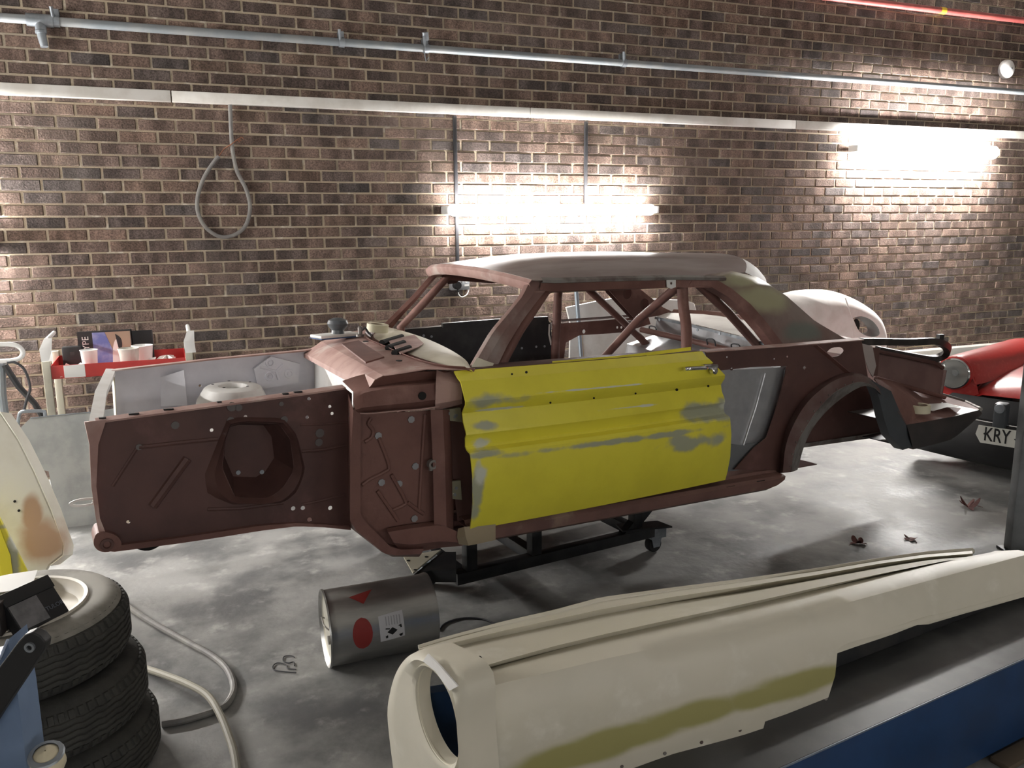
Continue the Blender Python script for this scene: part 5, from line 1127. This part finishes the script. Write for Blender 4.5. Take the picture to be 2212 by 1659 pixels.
obj('white_stripe', MB().box((w_(138), -.004, z0_+.002), (w_(184), -.0022, z1_-.002)), M_paper, tray)
obj('blue_sticker', MB().box((w_(240), -.004, z0_+.004), (w_(262), -.0022, z0_+.03)), mat('sticker_blue', (.06, .07, .25), .5), tray)
shf = obj('lower_shelf', MB().box((0, 0, .22), (Wt, dt, .24), .002), M_dark, tr)
for x_ in (-.022, Wt+.022):
    for y_ in (-.0, dt):
        obj('leg', MB().box((x_-.02, y_-.02, .06), (x_+.02, y_+.02, z1_+.03), .003), M_leg, tr)
        obj('castor', MB().lathe([(.01, -.014), (.028, -.014), (.03, 0), (.028, .014), (.01, .014)], (x_, y_, .030), (1, 0, 0), 16, caps=True), M_black, tr)
    sgn = -1 if x_ < 0 else 1
    for y_ in (0,):
        obj('handle', MB().prism([A([x_-.02, -.02, z1_+.03]), A([x_-.024, -.02, z1_+.10]), A([x_-.0, .03, z1_+.155]), A([x_+.004, .03, z1_+.155]), A([x_-.0, -.01, z1_+.09]), A([x_+.004, -.02, z1_+.03])], (.036, 0, 0)), M_whitep, tr)
    obj('handle_bar', MB().tube([A([x_+.01, .03, z1_+.145]), A([x_+.01, dt-.03, z1_+.145])], .012, 10), M_whitep, tr)
# things on the tray
zb = z0_+.006
def onT(px, yo): 
    return A([A(TFr.Y(px, 780, yo))[0], yo, zb])
def put(px, yo): p = onT(px, yo); return Frame(TFr.world(p))
def cup(px, yo, r0_, r1_, h_, m, lab, tiltx=0, name='paper_cup'):
    t = thing(name, put(px, yo), lab, 'cup', 'cups on the tray')
    obj('wall', MB().lathe([(.001, .002), (r0_, .002), (r0_+.001, 0), (r1_, h_-.003), (r1_+.002, h_), (r1_-.001, h_), (r0_-.001, .006), (.001, .006)], (0, 0, 0), (0, 0, 1), 28), m, t)
    obj('rolled_rim', MB().lathe([(r1_-.001, h_-.003), (r1_+.003, h_-.002), (r1_+.003, h_+.002), (r1_-.001, h_+.003)], (0, 0, 0), (0, 0, 1), 28), m, t)
    return t
cup(194, .10, .036, .046, .135, M_whitep, 'tall white paper cup standing before the blue car book')
cup(280, .10, .042, .058, .13, mat('stained_cup', (.70, .68, .62), .5, col2=(.5, .48, .43), scale=8), 'stained grey white mixing cup beside the plastic bag')
cup(310, .24, .046, .060, .125, mat('marked_cup', (.8, .8, .78), .5, col2=(.2, .2, .2), scale=12, lo=.62, hi=.66), 'white cup with dark painted drips behind the stained one')
# book
bk = thing('car_book', put(232, .34), 'hardback book with a blue and tan cover and sideways white title', 'book')
wb_ = wY(292, 740, yt+.34)[0]-wY(174, 740, yt+.34)[0]; hb_ = .215
obj('pages', MB().box((-wb_/2+.004, .003, .004), (wb_/2-.004, .025, hb_-.004)), M_paper, bk)
cv = obj('cover', MB().box((-wb_/2, -.0, 0), (wb_/2, .004, hb_)).box((-wb_/2, .024, 0), (wb_/2, .028, hb_)).box((wb_/2-.004, 0, 0), (wb_/2, .028, hb_)), M_bx, bk)
obj('cover_blue', MB().prism([A([-wb_*.23, -.001, .004]), A([wb_*.22, -.001, .004]), A([wb_*.0, -.001, hb_-.008]), A([-wb_*.23, -.001, hb_-.008])], (0, .0008, 0)), mat('cover_blue', (.12, .16, .42), .5, col2=(.3, .34, .55), scale=9), cv)
obj('cover_tan', MB().prism([A([wb_*.222, -.001, .004]), A([wb_*.47, -.001, .004]), A([wb_*.47, -.001, hb_-.008]), A([wb_*.004, -.001, hb_-.008])], (0, .0008, 0)), mat('cover_tan', (.34, .25, .18), .6), cv)
obj('cover_figure', MB().prism(sm([A([wb_*.10, -.0018, .02]), A([wb_*.13, -.0018, .11]), A([wb_*.2, -.0018, .16]), A([wb_*.28, -.0018, .12]), A([wb_*.3, -.0018, .02]), A([wb_*.10, -.0018, .02])], 4)[:-1], (0, .0006, 0)), M_paper, cv)
obj('cover_figure_dark', MB().prism(sm([A([wb_*.19, -.0022, hb_-.02]), A([wb_*.29, -.0022, hb_-.05]), A([wb_*.3, -.0022, hb_-.1]), A([wb_*.24, -.0022, hb_-.12]), A([wb_*.19, -.0022, hb_-.02])], 4)[:-1], (0, .0004, 0)), M_ink, cv)
text('book_title', 'E-TYPE', .052, M_paper, cv, Matrix.Translation((-wb_*.355, -.0012, hb_*.5)) @ Matrix.Rotation(math.pi/2, 4, 'X') @ Matrix.Rotation(math.pi/2, 4, 'Z'))
t = thing('black_case', put(158, .32), 'small black case behind the tall white cup', 'case')
obj('case', MB().box((-.055, 0, 0), (.055, .06, .13), .006), M_black, t); obj('latch', MB().box((-.012, -.004, .08), (.012, 0, .1)), M_dark, t)
t = thing('black_case', put(300, .40), 'flat black case standing behind the book and marked cup', 'case')
obj('case', MB().box((-.09, -.008, 0), (.09, .008, .20), .004), M_black, t); obj('spine', MB().box((.088, -.009, 0), (.094, .009, .2)), M_dark, t)
for i, (px, yo, s_, rz, lab) in enumerate(((150, .06, .07, .4, 'folded white paper leaning in the corner of the tray'), (232, .05, .06, -.2, 'white card lying between the two front cups'), (318, .07, .05, .9, 'torn white paper beside the stained cup'), (133, .04, .04, -.5, 'scrap of white paper at the left corner of the tray'))):
    tag(obj('paper_scrap', MB().loft([[(-s_, -s_*.6, .003), (0, -s_*.6, .012), (s_, -s_*.5, .05+.01*i)], [(-s_, s_*.6, .004), (0, s_*.6, .02), (s_, s_*.5, .06)]]), M_paper, None, Frame(TFr.world(onT(px, yo)), (math.cos(rz), math.sin(rz), 0), (-math.sin(rz), math.cos(rz), 0)), sol=.0008), lab, 'paper')
# crumpled plastic bag
rows_ = []
for i in range(9):
    ph = math.pi*i/8*.5; row = []
    for j in range(24):
        a = 2*math.pi*j/24; r = .085*math.cos(ph)*(1+.22*math.sin(3*a+i)+.12*math.sin(7*a+2*i)); row.append(A([r*math.cos(a), r*.7*math.sin(a), .065*math.sin(ph)*(1+.2*math.sin(5*a))]))
    rows_.append(row)
tag(obj('plastic_bag', MB().loft(rows_, close=True, caps=True), mat('bag_plastic', (.72, .68, .64), .25, col2=(.6, .5, .44), scale=8), None, Frame(TFr.world(onT(362, .10)))), 'crumpled clear plastic bag at the right end of the tray', 'bag')

# ---- bent metal sheet leaning by the trolley
ys = 4.86
fS = Frame((wY(130, 1145, ys)[0], ys, 0), (1, 0, 0), (0, 1, .0))
lean = math.radians(8)
fS = Frame(fS.o, (1, 0, 0), A([0, math.cos(lean), math.sin(-lean)]))
def sY(x, y): return A(fS.Y(x, y, 0))
shp = [sY(x, y) for x, y in ((122, 1146), (160, 1143), (260, 1130), (260, 880), (195, 890), (120, 897), (66, 903), (46, 922), (38, 960), (44, 990), (62, 1004), (75, 1012), (105, 1018), (112, 1055), (95, 1048), (75, 1042), (88, 1090), (110, 1130))]
t = thing('metal_sheet', fS, 'dull grey bent metal sheet with a cut notch leaning by the trolley', 'metal sheet')
sh_ = obj('sheet', MB().prism(shp, (0, .004, 0)), mat('dull_sheet', (.36, .37, .36), .5, .4, col2=(.27, .28, .28), scale=5, col3=(.46, .47, .46), scale3=3, lo3=.55, hi3=.75), t)
obj('edge_fold', MB().tube([sY(66, 903)+A([0, -.004, 0]), sY(120, 897)+A([0, -.004, 0]), sY(195, 890)+A([0, -.004, 0])], .003, 6), M_galv, sh_)
# ring spanner hanging off the shell nose
p0 = at_depth(205, 1082, 2.9)
# cream panel and yellow panel standing at the left edge
ycr = 4.05
fP = Frame((wY(60, 1240, ycr)[0], ycr, 0), (1, 0, 0), (0, math.cos(.2), -math.sin(.2)))
def pY(x, y, d=0): return A(fP.Y(x, y, d))
pts = [pY(x, y) for x, y in ((-60, 780), (0, 890), (40, 950), (75, 1020), (110, 1100), (138, 1180), (136, 1200), (108, 1222), (100, 1238), (70, 1245), (-60, 1250))]
m_cp = patches(mat('door_cream', (.68, .66, .57), .5, col2=(.60, .57, .47), scale=3), [(pY(95, 1170)[0], 0, pY(95, 1170)[2], .12, .4, .13), (pY(70, 1110)[0], 0, pY(70, 1110)[2], .05, .4, .12)], (.42, .27, .17), .5, .5, 5.)
t = thing('cream_fender', fP, 'cream fender with brown filler leaning on the floor before the metal sheet', 'car part')
sk = obj('skin', MB().prism(pts, (0, .02, 0)), m_cp, t, bev=.008)
obj('return_edge', MB().loft([[p+A([0, 0, 0]) for p in pts[1:8]], [p+A([.03, .07, -.01]) for p in pts[1:8]]]), m_cp, sk, sol=.004)
for x, y in ((32, 1083), (41, 1103)): obj('fixing_hole', MB().disc(pY(x, y)+A([0, -.001, 0]), (0, -1, 0), .006, .002, 8), M_void, sk)
yp_ = [(-40, 1060), (0, 1120), (30, 1175), (62, 1240), (66, 1262), (10, 1262), (-40, 1200)]
fY2 = Frame((wY(30, 1240, ycr-.16)[0], ycr-.16, 0), (1, 0, 0), (0, math.cos(.15), -math.sin(.15)))
t = thing('yellow_panel', fY2, 'bright yellow body panel leaning on the cream fender beside the tyres', 'car part')
P = [A(fY2.Y(x, y, 0)) for x, y in yp_]
sk = obj('skin', MB().prism(P, (0, .02, 0)), M_yelp, t, bev=.005)
obj('fold', MB().prism([A(fY2.Y(x, y, -.012)) for x, y in ((-40, 1085), (0, 1145), (22, 1200), (30, 1262), (8, 1262), (-6, 1190))], (0, .01, 0)), mat('bright_yellow', (.75, .65, .03), .4), sk)
# ---- tubular stand at the far left
ySt = 5.05
o0 = A([wY(8, 1000, ySt)[0], ySt, 0])
t = thing('tubular_stand', Frame(o0), 'bent white tube panel stand with dark struts by the wall', 'stand')
def tY(x, y, d=0): return wY(x, y, ySt+d)-o0
obj('top_loop', MB().tube(sm([tY(-40, 746), tY(-10, 744), (tY(25, 744)), tY(42, 750), tY(50, 762), tY(42, 774), tY(22, 779), tY(-10, 780), tY(-40, 780)], 5), .012, 10), M_whitep, t)
obj('strut', MB().tube([tY(10, 788, .03), tY(40, 835, .03), tY(75, 872, .03), tY(110, 930, .03)], .016, 8), M_dark, t)
obj('upright', MB().tube([tY(2, 782, .05), tY(4, 850, .05), A([tY(4, 850, .05)[0], .05, .02])], .022, 10), M_pipe, t)
obj('foot', MB().box((-.1, -.05, 0), (.16, .22, .025), .004), M_dark, t)
obj('cable', MB().tube(sm([tY(15, 783, -.02), tY(32, 783, -.02), tY(50, 795, -.02), tY(60, 815, -.02), tY(65, 840, -.02), tY(58, 862, -.02), tY(52, 885, -.02)], 5), .007, 8), M_cable, t)
obj('lower_loop', MB().tube(sm([tY(38, 935, -.03), tY(40, 905, -.03), tY(46, 890, -.03), tY(70, 888, -.03), tY(90, 888, -.03), tY(97, 893, -.03), tY(98, 930, -.03)], 5), .009, 8), M_galv, t)
